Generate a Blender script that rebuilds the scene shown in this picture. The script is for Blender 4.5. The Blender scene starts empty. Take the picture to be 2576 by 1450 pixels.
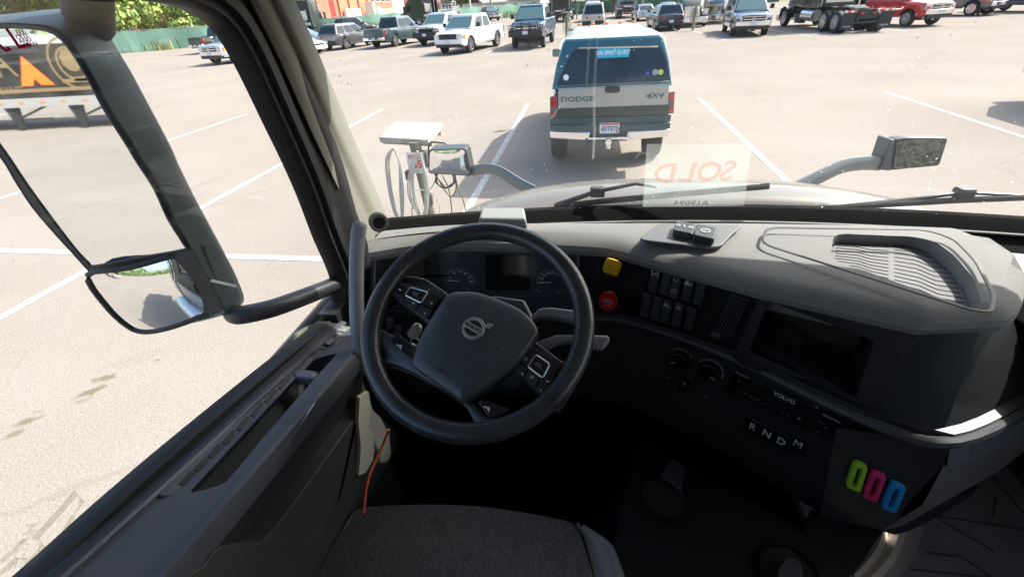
import bpy, bmesh, math, random
from mathutils import Vector as V, Matrix, Quaternion
import mathutils
rnd = random.Random(7)
scn = bpy.context.scene
COL = scn.collection
R = math.radians
EYE = 2.45                                    # eye height above the lot
# ---------------- camera: a phone's wide lens held over the driver's seat
F = 1121.0                                    # focal length for a 2576 px wide picture
AX = V((0.98813156, 0.03352304, -0.14990742)) # world axes seen from the lens (x right, y down, z ahead)
AY = V((0.1439559, -0.54260302, 0.82756188))
AZ = V((-0.05359783, -0.83932007, -0.540989))
cam_d = bpy.data.cameras.new('camera')
cam = bpy.data.objects.new('camera', cam_d); COL.objects.link(cam)
cam_d.sensor_width = 36; cam_d.lens = F / 2576 * 36; cam_d.clip_start = 0.02; cam_d.clip_end = 2000
m = Matrix.Identity(4)
for i, ax in enumerate((AX, AY, AZ)):
    m[i][0] = ax.x; m[i][1] = -ax.y; m[i][2] = -ax.z
m[2][3] = EYE
cam.matrix_world = m
scn.camera = cam
# ---------------- daylight
SUNDIR = V((0.85, 0.60, 1.0)).normalized()      # towards the sun: ahead and to the right
world = bpy.data.worlds.new('World'); scn.world = world; world.use_nodes = True
wn = world.node_tree
bg = wn.nodes['Background']; sky = wn.nodes.new('ShaderNodeTexSky')
sky.sky_type = 'NISHITA'; sky.sun_disc = False
sky.sun_elevation = math.asin(SUNDIR.z); sky.sun_rotation = math.atan2(SUNDIR.x, SUNDIR.y)
sky.air_density = 1.0; sky.dust_density = 3.0
wn.links.new(sky.outputs[0], bg.inputs[0]); bg.inputs[1].default_value = 0.15
sd = bpy.data.lights.new('sun', 'SUN'); sd.energy = 3.5; sd.angle = R(0.6); sd.color = (1.0, 0.955, 0.89)
so = bpy.data.objects.new('sun', sd); COL.objects.link(so)
so.rotation_euler = SUNDIR.to_track_quat('Z', 'Y').to_euler(); so.location = (20, 20, 40)
scn.view_settings.view_transform = 'Standard'; scn.view_settings.look = 'None'
scn.view_settings.exposure = 1.36; scn.view_settings.gamma = 1
scn.cycles.transparent_max_bounces = 16; scn.cycles.max_bounces = 10; scn.cycles.diffuse_bounces = 6
# ---------------- pixel rays to real points (pixels of a 2576 wide view of the photograph)
def ray(u, v):
    c = V((u - 1288.0, v - 725.0, F))
    return V((AX.dot(c), AY.dot(c), AZ.dot(c))).normalized()
O = V((0, 0, EYE))
def at(u, v, x=None, y=None, z=None, pl=None, d=None):
    """point seen at (u,v) on the plane x=, y=, z= (z above the lot), on plane (p,n) or at distance d"""
    r = ray(u, v)
    if x is not None: t = x / r.x
    elif y is not None: t = y / r.y
    elif z is not None: t = (z - EYE) / r.z
    elif pl is not None: t = (pl[0] - O).dot(pl[1]) / r.dot(pl[1])
    else: t = d
    return O + r * t
def zr(u, v, z): return at(u, v, z=EYE + z)     # height given relative to the eye
# ---------------- materials
MATS = {}
def mat(name, col=(.5, .5, .5), rough=.5, metal=0., bump=0., bscale=80., var=0., vscale=8., spec=.5, emit=None, coat=0., vcol=None, detail=3, stretch=None, trans=0., objc=True):
    if name in MATS: return MATS[name]
    mt = bpy.data.materials.new(name); mt.use_nodes = True
    nt = mt.node_tree; b = nt.nodes['Principled BSDF']
    b.inputs['Base Color'].default_value = (*col, 1); b.inputs['Roughness'].default_value = rough
    b.inputs['Metallic'].default_value = metal; b.inputs['Specular IOR Level'].default_value = spec
    b.inputs['Coat Weight'].default_value = coat; b.inputs['Coat Roughness'].default_value = .05
    if emit: b.inputs['Emission Color'].default_value = (*emit[0], 1); b.inputs['Emission Strength'].default_value = emit[1]
    if trans: b.inputs['Transmission Weight'].default_value = trans
    tc = nt.nodes.new('ShaderNodeTexCoord'); src = tc.outputs['Object']
    if stretch:
        mp = nt.nodes.new('ShaderNodeMapping'); mp.inputs['Scale'].default_value = stretch
        nt.links.new(src, mp.inputs[0]); src = mp.outputs[0]
    if var:
        n = nt.nodes.new('ShaderNodeTexNoise'); n.inputs['Scale'].default_value = vscale; n.inputs['Detail'].default_value = detail
        nt.links.new(src, n.inputs['Vector'])
        mx = nt.nodes.new('ShaderNodeMix'); mx.data_type = 'RGBA'
        rp = nt.nodes.new('ShaderNodeMapRange'); rp.inputs[1].default_value = .35; rp.inputs[2].default_value = .65
        nt.links.new(n.outputs[0], rp.inputs[0]); nt.links.new(rp.outputs[0], mx.inputs[0])
        a = [max(0, c * (1 - var)) for c in col]; z = vcol or [min(1, c * (1 + var)) for c in col]
        mx.inputs[6].default_value = (*a, 1); mx.inputs[7].default_value = (*z, 1)
        nt.links.new(mx.outputs[2], b.inputs['Base Color'])
    if bump:
        n = nt.nodes.new('ShaderNodeTexNoise'); n.inputs['Scale'].default_value = bscale; n.inputs['Detail'].default_value = 2
        nt.links.new(src, n.inputs['Vector'])
        bp = nt.nodes.new('ShaderNodeBump'); bp.inputs['Strength'].default_value = bump; bp.inputs['Distance'].default_value = min(.05, .4 / bscale)
        nt.links.new(n.outputs[0], bp.inputs['Height']); nt.links.new(bp.outputs[0], b.inputs['Normal'])
    MATS[name] = mt
    return mt
def glassmat(name, tint=(1, 1, 1), dirt=.04, spk=.0, film=(.75, .8, .8), refl=1.0, wet=0.):
    """thin pane: lets light straight through, a Fresnel reflection, a film of dust and dried specks"""
    if name in MATS: return MATS[name]
    mt = bpy.data.materials.new(name); mt.use_nodes = True
    nt = mt.node_tree; nt.nodes.clear(); N = nt.nodes.new; L = nt.links.new
    out = N('ShaderNodeOutputMaterial'); tr = N('ShaderNodeBsdfTransparent'); tr.inputs[0].default_value = (*tint, 1)
    gl = N('ShaderNodeBsdfGlossy'); gl.inputs['Roughness'].default_value = .0
    fr = N('ShaderNodeLayerWeight'); fr.inputs[0].default_value = .5   # facing: the same from both sides of the pane
    pw = N('ShaderNodeMath'); pw.operation = 'POWER'; pw.inputs[1].default_value = 5; L(fr.outputs['Facing'], pw.inputs[0])
    mu = N('ShaderNodeMath'); mu.operation = 'MULTIPLY_ADD'; mu.inputs[1].default_value = .9 * refl; mu.inputs[2].default_value = .045 * refl; L(pw.outputs[0], mu.inputs[0])
    m1 = N('ShaderNodeMixShader'); L(mu.outputs[0], m1.inputs[0]); L(tr.outputs[0], m1.inputs[1]); L(gl.outputs[0], m1.inputs[2])
    df = N('ShaderNodeBsdfDiffuse'); df.inputs[0].default_value = (*film, 1)
    tl = N('ShaderNodeBsdfTranslucent'); tl.inputs[0].default_value = (*film, 1)
    m2 = N('ShaderNodeMixShader'); m2.inputs[0].default_value = .5; L(df.outputs[0], m2.inputs[1]); L(tl.outputs[0], m2.inputs[2])
    tc = N('ShaderNodeTexCoord')
    n1 = N('ShaderNodeTexNoise'); n1.inputs['Scale'].default_value = 5; n1.inputs['Detail'].default_value = 4; L(tc.outputs['Object'], n1.inputs['Vector'])
    r1 = N('ShaderNodeMapRange'); r1.inputs[1].default_value = .35; r1.inputs[2].default_value = .75; r1.inputs[3].default_value = dirt * .5; r1.inputs[4].default_value = dirt * 1.5; L(n1.outputs[0], r1.inputs[0])
    fac = r1.outputs[0]
    if spk:
        vo = N('ShaderNodeTexVoronoi'); vo.inputs['Scale'].default_value = 55; L(tc.outputs['Object'], vo.inputs['Vector'])
        n2 = N('ShaderNodeTexNoise'); n2.inputs['Scale'].default_value = 7; n2.inputs['Detail'].default_value = 1; L(tc.outputs['Object'], n2.inputs['Vector'])
        r0 = N('ShaderNodeMapRange'); r0.inputs[1].default_value = .42; r0.inputs[2].default_value = .72; r0.inputs[3].default_value = .0; r0.inputs[4].default_value = .14; L(n2.outputs[0], r0.inputs[0])
        lt = N('ShaderNodeMath'); lt.operation = 'LESS_THAN'; L(vo.outputs['Distance'], lt.inputs[0]); L(r0.outputs[0], lt.inputs[1])
        ml = N('ShaderNodeMath'); ml.operation = 'MULTIPLY_ADD'; ml.inputs[1].default_value = spk; L(lt.outputs[0], ml.inputs[0]); L(fac, ml.inputs[2])
        fac = ml.outputs[0]
    m3 = N('ShaderNodeMixShader'); L(fac, m3.inputs[0]); L(m1.outputs[0], m3.inputs[1]); L(m2.outputs[0], m3.inputs[2]); L(m3.outputs[0], out.inputs[0])
    MATS[name] = mt
    return mt
# ---------------- mesh building
def catmull(pts, n=6, closed=True):
    P = [V(p) for p in pts]; N_ = len(P); out = []
    rng = range(N_) if closed else range(N_ - 1)
    for i in rng:
        p1, p2 = P[i], P[(i + 1) % N_]
        p0 = P[i - 1] if (closed or i > 0) else p1
        p3 = P[(i + 2) % N_] if (closed or i + 2 < N_) else p2
        for k in range(n):
            t = k / n
            out.append(.5 * ((2 * p1) + (p2 - p0) * t + (2 * p0 - 5 * p1 + 4 * p2 - p3) * t * t + (3 * p1 - p0 - 3 * p2 + p3) * t ** 3))
    if not closed: out.append(P[-1].copy())
    return out
def rpoly(pts, r, n=4):
    """polygon with its corners rounded by r (a number or one per corner)"""
    P = [V(p) for p in pts]; N_ = len(P); out = []
    for i in range(N_):
        a, b, c = P[i - 1], P[i], P[(i + 1) % N_]
        ri = r[i] if isinstance(r, (list, tuple)) else r
        da, dc = (a - b), (c - b); q = min(ri, da.length * .49, dc.length * .49)
        if q < 1e-6: out.append(b); continue
        s, e = b + da.normalized() * q, b + dc.normalized() * q
        for k in range(n + 1):
            t = k / n; out.append(s * (1 - t) ** 2 + b * 2 * t * (1 - t) + e * t * t)
    return out
class Fr:
    """a flat working frame: origin, two axes and the outward normal"""
    def __init__(s, o, ex, ey, n=None):
        s.o = V(o); s.ex = V(ex).normalized(); s.n = V(n).normalized() if n is not None else s.ex.cross(V(ey)).normalized()
        s.ey = s.n.cross(s.ex).normalized()
    def p(s, a, b, c=0): return s.o + s.ex * a + s.ey * b + s.n * c
    def at(s, u, v, c=0): return at(u, v, pl=(s.o + s.n * c, s.n))
    def ab(s, q): q = V(q) - s.o; return q.dot(s.ex), q.dot(s.ey)
_txt = {}
def text_geo(s, size, ext, align='CENTER', bold=False, shear=0.):
    k = (s, size, ext, align, shear, bold)
    if k not in _txt:
        cu = bpy.data.curves.new('t', 'FONT'); cu.body = s; cu.size = size; cu.extrude = ext; cu.align_x = align; cu.align_y = 'CENTER'; cu.resolution_u = 2; cu.shear = shear
        cu.offset = size * .018 if bold else 0
        o = bpy.data.objects.new('t', cu); COL.objects.link(o)
        bpy.context.view_layer.update()
        me = bpy.data.meshes.new_from_object(o.evaluated_get(bpy.context.evaluated_depsgraph_get()))
        _txt[k] = ([v.co.copy() for v in me.vertices], [tuple(p.vertices) for p in me.polygons])
        bpy.data.objects.remove(o); bpy.data.curves.remove(cu); bpy.data.meshes.remove(me)
    return _txt[k]
class MB:
    def __init__(s): s.v = []; s.f = []; s.m = []
    def add(s, vs, fs, mi=0):
        b = len(s.v); s.v += [V(p) for p in vs]; s.f += [tuple(b + i for i in f) for f in fs]; s.m += [mi] * len(fs); return s
    def quad(s, a, b, c, d, mi=0): return s.add([a, b, c, d], [(0, 1, 2, 3)], mi)
    def box(s, c, size, mi=0, rot=None):
        x, y, z = [q / 2 for q in size]; c = V(c)
        vs = [V((i * x, j * y, k * z)) for k in (-1, 1) for j in (-1, 1) for i in (-1, 1)]
        if rot is not None: vs = [rot @ q for q in vs]
        return s.add([c + q for q in vs], [(0, 2, 3, 1), (4, 5, 7, 6), (0, 1, 5, 4), (2, 6, 7, 3), (0, 4, 6, 2), (1, 3, 7, 5)], mi)
    def fbox(s, fr, a, b, c, w, h, t, mi=0):
        """box in a frame: centre (a,b), from depth c outward by t"""
        vs = [fr.p(a + i * w / 2, b + j * h / 2, c + k * t) for k in (0, 1) for j in (-1, 1) for i in (-1, 1)]
        return s.add(vs, [(0, 2, 3, 1), (4, 5, 7, 6), (0, 1, 5, 4), (2, 6, 7, 3), (0, 4, 6, 2), (1, 3, 7, 5)], mi)
    def prism(s, poly, vec, mi=0, cap0=True, cap1=True):
        n = len(poly); vec = V(vec); vs = list(poly) + [V(p) + vec for p in poly]
        fs = [(i, (i + 1) % n, n + (i + 1) % n, n + i) for i in range(n)]
        if cap0: fs.append(tuple(range(n - 1, -1, -1)))
        if cap1: fs.append(tuple(range(n, 2 * n)))
        return s.add(vs, fs, mi)
    def bar(s, a, b, w, h, mi=0, up=(0, 0, 1)):
        a, b = V(a), V(b); d = (b - a).normalized(); up = V(up)
        sd_ = d.cross(up); sd_ = sd_.normalized() if sd_.length > 1e-4 else V((1, 0, 0)); u2 = sd_.cross(d).normalized()
        q = [sd_ * (i * w / 2) + u2 * (j * h / 2) for i, j in ((-1, -1), (1, -1), (1, 1), (-1, 1))]
        return s.prism([a + p for p in q], b - a, mi)
    def loft(s, rings, mi=0, closed=True, cap0=False, cap1=False, loop=False):
        n = len(rings[0]); b = []; vs = []
        for r_ in rings: vs += [V(p) for p in r_]
        fs = []; K = len(rings)
        for j in range(K if loop else K - 1):
            j2 = (j + 1) % K
            for i in range(n if closed else n - 1):
                i2 = (i + 1) % n
                fs.append((j * n + i, j * n + i2, j2 * n + i2, j2 * n + i))
        if cap0: fs.append(tuple(range(n - 1, -1, -1)))
        if cap1: fs.append(tuple(range((K - 1) * n, K * n)))
        return s.add(vs, fs, mi)
    def tube(s, path, r, n=8, mi=0, closed=False, caps=True, flat=1.0, up=None):
        P = [V(p) for p in path]; K = len(P); rings = []
        T = []
        for i in range(K):
            a = P[i - 1] if (i > 0 or closed) else P[i]; b = P[(i + 1) % K] if (i < K - 1 or closed) else P[i]
            T.append((b - a).normalized())
        ref = V(up) if up is not None else (V((0, 0, 1)) if abs(T[0].z) < .9 else V((1, 0, 0)))
        nrm = (ref - T[0] * ref.dot(T[0])).normalized()
        for i in range(K):
            if up is not None: nrm = V(up)
            nrm = (nrm - T[i] * nrm.dot(T[i])).normalized(); bi = T[i].cross(nrm)
            rr = r[i] if isinstance(r, (list, tuple)) else r
            rings.append([P[i] + nrm * (rr * flat * math.cos(2 * math.pi * k / n)) + bi * (rr * math.sin(2 * math.pi * k / n)) for k in range(n)])
        return s.loft(rings, mi, True, caps and not closed, caps and not closed, closed)
    def cyl(s, c, ax, r, h, n=20, mi=0, r2=None):
        c, ax = V(c), V(ax).normalized(); ref = V((0, 0, 1)) if abs(ax.z) < .9 else V((1, 0, 0))
        e1 = ax.cross(ref).normalized(); e2 = ax.cross(e1); r2 = r if r2 is None else r2
        ra = [c + e1 * (r * math.cos(2 * math.pi * k / n)) + e2 * (r * math.sin(2 * math.pi * k / n)) for k in range(n)]
        rb = [c + ax * h + e1 * (r2 * math.cos(2 * math.pi * k / n)) + e2 * (r2 * math.sin(2 * math.pi * k / n)) for k in range(n)]
        return s.loft([ra, rb], mi, True, True, True)
    def ring(s, c, ax, r0, r1, h, n=32, mi=0, a0=0, a1=360, e1=None):
        c, ax = V(c), V(ax).normalized(); ref = V((0, 0, 1)) if abs(ax.z) < .9 else V((1, 0, 0))
        e1 = V(e1).normalized() if e1 is not None else ax.cross(ref).normalized(); e2 = ax.cross(e1)
        rings = []
        full = abs(a1 - a0) >= 360
        for k in range(n if full else n + 1):
            t = R(a0 + (a1 - a0) * k / n); d = e1 * math.cos(t) + e2 * math.sin(t)
            rings.append([c + d * r0, c + d * r1, c + d * r1 + ax * h, c + d * r0 + ax * h])
        return s.loft(rings, mi, True, not full, not full, full)
    def sphere(s, c, r, n=10, mi=0, sc=(1, 1, 1)):
        rings = []
        for j in range(1, n):
            t = math.pi * j / n
            rings.append([V(c) + V((sc[0] * r * math.sin(t) * math.cos(2 * math.pi * k / (2 * n)), sc[1] * r * math.sin(t) * math.sin(2 * math.pi * k / (2 * n)), sc[2] * r * math.cos(t))) for k in range(2 * n)])
        return s.loft(rings, mi, True, True, True)
    def text(s, st, fr, a, b, size, c=.0008, mi=0, ext=.0003, align='CENTER', rot=0., sx=1., bold=False, shear=0.):
        vs, fs = text_geo(st, size, ext, align, bold, shear); cr, sr = math.cos(rot), math.sin(rot)
        return s.add([fr.p(a + (q.x * sx * cr - q.y * sr), b + (q.x * sx * sr + q.y * cr), c + q.z) for q in vs], fs, mi)
    def build(s, name, mats, parent=None, bevel=0, seg=2, ang=35, subs=0, solid=0, label=None, local=False):
        me = bpy.data.meshes.new(name); me.from_pydata([tuple(p) for p in s.v], [], s.f); me.validate()
        if not isinstance(mats, (list, tuple)): mats = [mats]
        for q in mats: me.materials.append(q)
        if len(me.polygons) == len(s.m):
            me.polygons.foreach_set('material_index', s.m)
        me.polygons.foreach_set('use_smooth', [True] * len(me.polygons))
        bm_ = bmesh.new(); bm_.from_mesh(me); bmesh.ops.recalc_face_normals(bm_, faces=bm_.faces); bm_.to_mesh(me); bm_.free()
        me.set_sharp_from_angle(angle=R(ang)); me.update()
        o = bpy.data.objects.new(name, me); COL.objects.link(o)
        if parent is not None:
            o.parent = parent
            if not local:
                w = parent.matrix_basis.copy()
                if parent.parent: w = parent.parent.matrix_basis @ parent.matrix_parent_inverse @ w
                o.matrix_parent_inverse = w.inverted()
        if bevel:
            bv = o.modifiers.new('bevel', 'BEVEL'); bv.width = bevel; bv.segments = seg; bv.limit_method = 'ANGLE'; bv.angle_limit = R(38)
        if subs:
            sb = o.modifiers.new('subd', 'SUBSURF'); sb.levels = subs; sb.render_levels = subs
        if label: o['label'] = label
        return o
def tag(o, label=None, cat=None, group=None, kind=None):
    if label: o['label'] = label
    if cat: o['category'] = cat
    if group: o['group'] = group
    if kind: o['kind'] = kind
    return o
def empty(name, label, cat, loc=(0, 0, 0), rz=0., group=None):
    o = bpy.data.objects.new(name, None); COL.objects.link(o); o.location = loc; o.rotation_euler = (0, 0, rz); o.empty_display_size = .3
    return tag(o, label, cat, group)
def bil(q, s, t): return q[0].lerp(q[1], s).lerp(q[3].lerp(q[2], s), t)
def pane(q, ms, mt_, r=.06, off=.004, out=None):
    """rounded inset panel inside a four-sided face q (a b c d), pushed out along out"""
    P2 = rpoly([V((ms, mt_, 0)), V((1 - ms, mt_, 0)), V((1 - ms, 1 - mt_, 0)), V((ms, 1 - mt_, 0))], r, 3)
    o_ = V(out).normalized() * off
    return [bil(q, p.x, p.y) + o_ for p in P2]
# =====================================================================================
# the lot
def ground_mat():
    mt = bpy.data.materials.new('sunlit_asphalt'); mt.use_nodes = True
    nt = mt.node_tree; N = nt.nodes.new; L = nt.links.new; b = nt.nodes['Principled BSDF']
    b.inputs['Roughness'].default_value = 1; b.inputs['Specular IOR Level'].default_value = 0
    tc = N('ShaderNodeTexCoord'); P = tc.outputs['Object']
    def noise(sc, det=3, dist=0, src=P):
        n = N('ShaderNodeTexNoise'); n.inputs['Scale'].default_value = sc; n.inputs['Detail'].default_value = det; n.inputs['Distortion'].default_value = dist; L(src, n.inputs['Vector']); return n.outputs[0]
    def rng(src, a, c, lo=0., hi=1.):
        n = N('ShaderNodeMapRange'); n.inputs[1].default_value = a; n.inputs[2].default_value = c; n.inputs[3].default_value = lo; n.inputs[4].default_value = hi; L(src, n.inputs[0]); return n.outputs[0]
    def mix(f, a, c):
        n = N('ShaderNodeMix'); n.data_type = 'RGBA'
        if hasattr(f, 'is_linked') or not isinstance(f, float): L(f, n.inputs[0])
        else: n.inputs[0].default_value = f
        for k, q in ((6, a), (7, c)):
            if isinstance(q, tuple): n.inputs[k].default_value = (*q, 1)
            else: L(q, n.inputs[k])
        return n.outputs[2]
    c = mix(rng(noise(.35, 4), .35, .65), (.268, .230, .197), (.300, .261, .225))
    c = mix(rng(noise(80, 2), .54, .66, 0, .65), c, (.44, .385, .33))
    c = mix(rng(noise(55, 3), .57, .70, 0, .5), c, (.165, .128, .102))
    # long faint tyre arcs and repaired seams
    mp = N('ShaderNodeMapping'); mp.inputs['Scale'].default_value = (1.6, .12, 1); mp.inputs['Rotation'].default_value = (0, 0, R(70)); L(P, mp.inputs[0])
    c = mix(rng(noise(.8, 5, .6, mp.outputs[0]), .60, .72, 0, .22), c, (.20, .185, .16))
    # sealed cracks: thin wandering dark lines
    for sc_, th, k_ in ((.17, .004, .16), (.45, .006, .10)):
        w_ = N('ShaderNodeVectorMath'); w_.operation = 'MULTIPLY_ADD'; nn_ = N('ShaderNodeTexNoise'); nn_.inputs['Scale'].default_value = 1.2; nn_.inputs['Detail'].default_value = 3; L(P, nn_.inputs['Vector'])
        L(nn_.outputs['Color'], w_.inputs[0]); w_.inputs[1].default_value = (.7, .7, 0); L(P, w_.inputs[2])
        vo_ = N('ShaderNodeTexVoronoi'); vo_.feature = 'DISTANCE_TO_EDGE'; vo_.inputs['Scale'].default_value = sc_; L(w_.outputs[0], vo_.inputs['Vector'])
        c = mix(rng(vo_.outputs['Distance'], th * .4, th, k_, 0), c, (.13, .11, .09))
    for (u, v, su, sv, an, dk) in ((268, 949, .07, .035, 30, .85), (240, 953, .035, .025, 30, .7), (228, 985, .10, .040, 40, .9), (208, 1007, .06, .03, 40, .45), (66, 1060, .07, .035, 40, .85), (34, 1092, .06, .03, 40, .7), (96, 1035, .04, .02, 30, .35), (395, 905, .016, .012, 20, .85), (101, 865, .02, .015, 20, .3), (510, 790, .25, .1, 30, .12), (345, 900, .2, .08, 30, .14)):
        q = at(u, v, z=0)
        m_ = N('ShaderNodeMapping'); m_.vector_type = 'TEXTURE'; m_.inputs['Location'].default_value = q; m_.inputs['Rotation'].default_value = (0, 0, R(an)); m_.inputs['Scale'].default_value = (su, sv, 1)
        L(P, m_.inputs[0])
        ln = N('ShaderNodeVectorMath'); ln.operation = 'LENGTH'; L(m_.outputs[0], ln.inputs[0])
        ad = N('ShaderNodeMath'); ad.operation = 'ADD'; L(ln.outputs[1], ad.inputs[0]); L(rng(noise(14, 3), .3, .7, -.5, .5), ad.inputs[1])
        c = mix(rng(ad.outputs[0], .55, 1.35, dk, 0), c, (.165, .135, .085))
    L(c, b.inputs['Base Color'])
    bp = N('ShaderNodeBump'); bp.inputs['Strength'].default_value = .5; bp.inputs['Distance'].default_value = .008; L(noise(60, 3), bp.inputs['Height']); L(bp.outputs[0], b.inputs['Normal'])
    return mt
g = MB(); g.quad((-400, -250, 0), (400, -250, 0), (400, 500, 0), (-400, 500, 0))
tag(g.build('parking_lot', ground_mat()), kind='structure')
paint = mat('worn_white_paint', (.50, .485, .45), .9, var=.34, vscale=16, bump=.3, bscale=60, spec=.05, vcol=(.62, .605, .57), detail=6)
s = MB()
def stripe(x0, y0, x1, y1, w=.115, z=.004):
    a, b = V((x0, y0, z)), V((x1, y1, z)); d = (b - a).normalized(); n = V((-d.y, d.x, 0)) * w / 2
    s.quad(a - n, b - n, b + n, a + n)
K = 2.45
for x in (-4.16, -2.40, -.657, 1.215, 3.061, 4.9):
    stripe(x * K, -2 if x < -3 else (1.5 if x < -1 else 4.2), x * K, 13.25 + .07 * x)
stripe(-16, 4.26, -1.6, 4.245); 
a, b = at(3120 / 1.5528, 0, z=0), None
for p, q in (((2205, 150), (2175, 215)), ((1555, 225), (1650, 210)), ((1895, 210), (1985, 165)), ((2705, 120), (2838, 158)), ((2990, 115), (3170, 142)), ((3450, 110), (3545, 122))):
    a = at(p[0] / 1.5528, p[1] / 1.5528, z=0); b = at(q[0] / 1.5528, q[1] / 1.5528, z=0); stripe(a.x, a.y, b.x, b.y, .12)
tag(s.build('lane_markings', paint), kind='structure')
grassm = mat('dry_grass', (.16, .17, .06), .9, var=.4, vscale=.6, bump=.4, bscale=12)
def px(u, v, z=0.): return at(u / 1.5528, v / 1.5528, z=z)       # pixels of the 4000 wide photograph
# ---------------- green screened fence round the lot
FL = [V((-75, 20, 0)), V((-48, 47.3, 0)), V((-30.2, 64.4, 0)), V((-15.5, 90, 0)), V((-11.3, 97.5, 0))]
FL2 = [V((-11.3, 97.5, 0)), V((-8.5, 84, 0)), V((9, 86, 0)), V((30, 90, 0))]
g = MB()
for Lp in (FL, ):
    for i in range(len(Lp) - 1):
        a, b = Lp[i], Lp[i + 1]; n = V((-(b - a).y, (b - a).x, 0)).normalized()
        g.quad(a + n * -.3 + V((0, 0, .004)), b + n * -.3 + V((0, 0, .004)), b + n * 60 + V((0, 0, .004)), a + n * 60 + V((0, 0, .004)))
g.quad((-11.3, 88, .008), (60, 92, .008), (60, 220, .008), (-40, 220, .008))
tag(g.build('grass', grassm), kind='structure')
fmat = mat('green_windscreen_mesh', (.19, .35, .26), .8, var=.25, vscale=.35, bump=.6, bscale=2.2, stretch=(1, 1, .25))
fmat2 = mat('fence_post_galvanised', (.5, .5, .48), .4, .6)
rnd2 = random.Random(3)
def fence(Lp, h, name, label, sag=.12, mt_=None):
    root = empty(name, label, 'fence', Lp[0])
    g = MB(); ps = MB()
    for i in range(len(Lp) - 1):
        a, b = Lp[i], Lp[i + 1]; n = max(2, int((b - a).length / .8)); rings = []
        nn = V((-(b - a).y, (b - a).x, 0)).normalized()
        for k in range(n + 1):
            p = a.lerp(b, k / n); w = .10 * math.sin(k * 1.3) + rnd2.uniform(-.04, .04); hh = h + sag * (.5 - .5 * math.cos(k * 2 * math.pi / 4)) * -1 + rnd2.uniform(-.03, .03)
            rings.append([p + nn * w * .2 + V((0, 0, .03)), p + nn * w + V((0, 0, hh * .5)), p + nn * (w * .5) + V((0, 0, hh))])
        g.loft(rings, 0, False)
        for k in range(0, n + 1, 4):
            p = a.lerp(b, k / n) + nn * .22
            ps.cyl(p, (0, 0, 1), .045, h + .1, 8)
        ps.bar(a + nn * .22 + V((0, 0, h)), b + nn * .22 + V((0, 0, h)), .05, .05)
    g.build('screen_cloth', mt_ or fmat, root); ps.build('fence_frame', fmat2, root)
    return root
fence(FL, 1.95, 'screened_fence', 'long green windscreen fence running along the left far side of the lot')
fence(FL2, 1.9, 'screened_fence', 'darker green fence panels across the far end of the lot', mt_=mat('dark_green_mesh', (.05, .13, .085), .8, var=.25, vscale=.5))
# a pale box trailer roof edge and weeds in front of the fence
def weeds(name, spots, h, cols, label=None, seed=5, dens=60):
    r_ = random.Random(seed); g = MB()
    for (p, wd) in spots:
        for k in range(dens):
            c = p + V((r_.gauss(0, wd), r_.gauss(0, wd * .35), 0)); hh = h * r_.uniform(.4, 1.1); a = r_.uniform(0, math.pi)
            d = V((math.cos(a), math.sin(a), 0)) * r_.uniform(.03, .09); ln = V((r_.uniform(-.15, .15), r_.uniform(-.15, .15), 0)) * hh
            g.add([c - d, c + d, c + ln * .6 + d * 1.4 + V((0, 0, hh * .6)), c + ln + V((0, 0, hh)), c + ln * .6 - d * 1.4 + V((0, 0, hh * .55))], [(0, 1, 2, 3, 4)], r_.randrange(len(cols)))
    return tag(g.build(name, cols), kind='stuff')
wc = [mat('weed_green', (.13, .18, .05), .9), mat('weed_straw', (.34, .29, .13), .9), mat('weed_pale', (.22, .25, .09), .9)]
sp = []
for (u, v, w) in ((1405, 128, 1.0), (1440, 125, 1.2), (1475, 122, 1.4), (1650, 108, 1.2), (1675, 105, 1.3), (1500, 118, 1.5), (2030, 66, 1.0)):
    sp.append((px(u, v), w * .8))
for k in range(26):
    sp.append((FL[1].lerp(FL[3], k / 25) + V((.5, -.4, 0)), 1.6)) if k % 2 else None
weeds('weeds', sp, 1.15, wc, dens=46)
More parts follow.
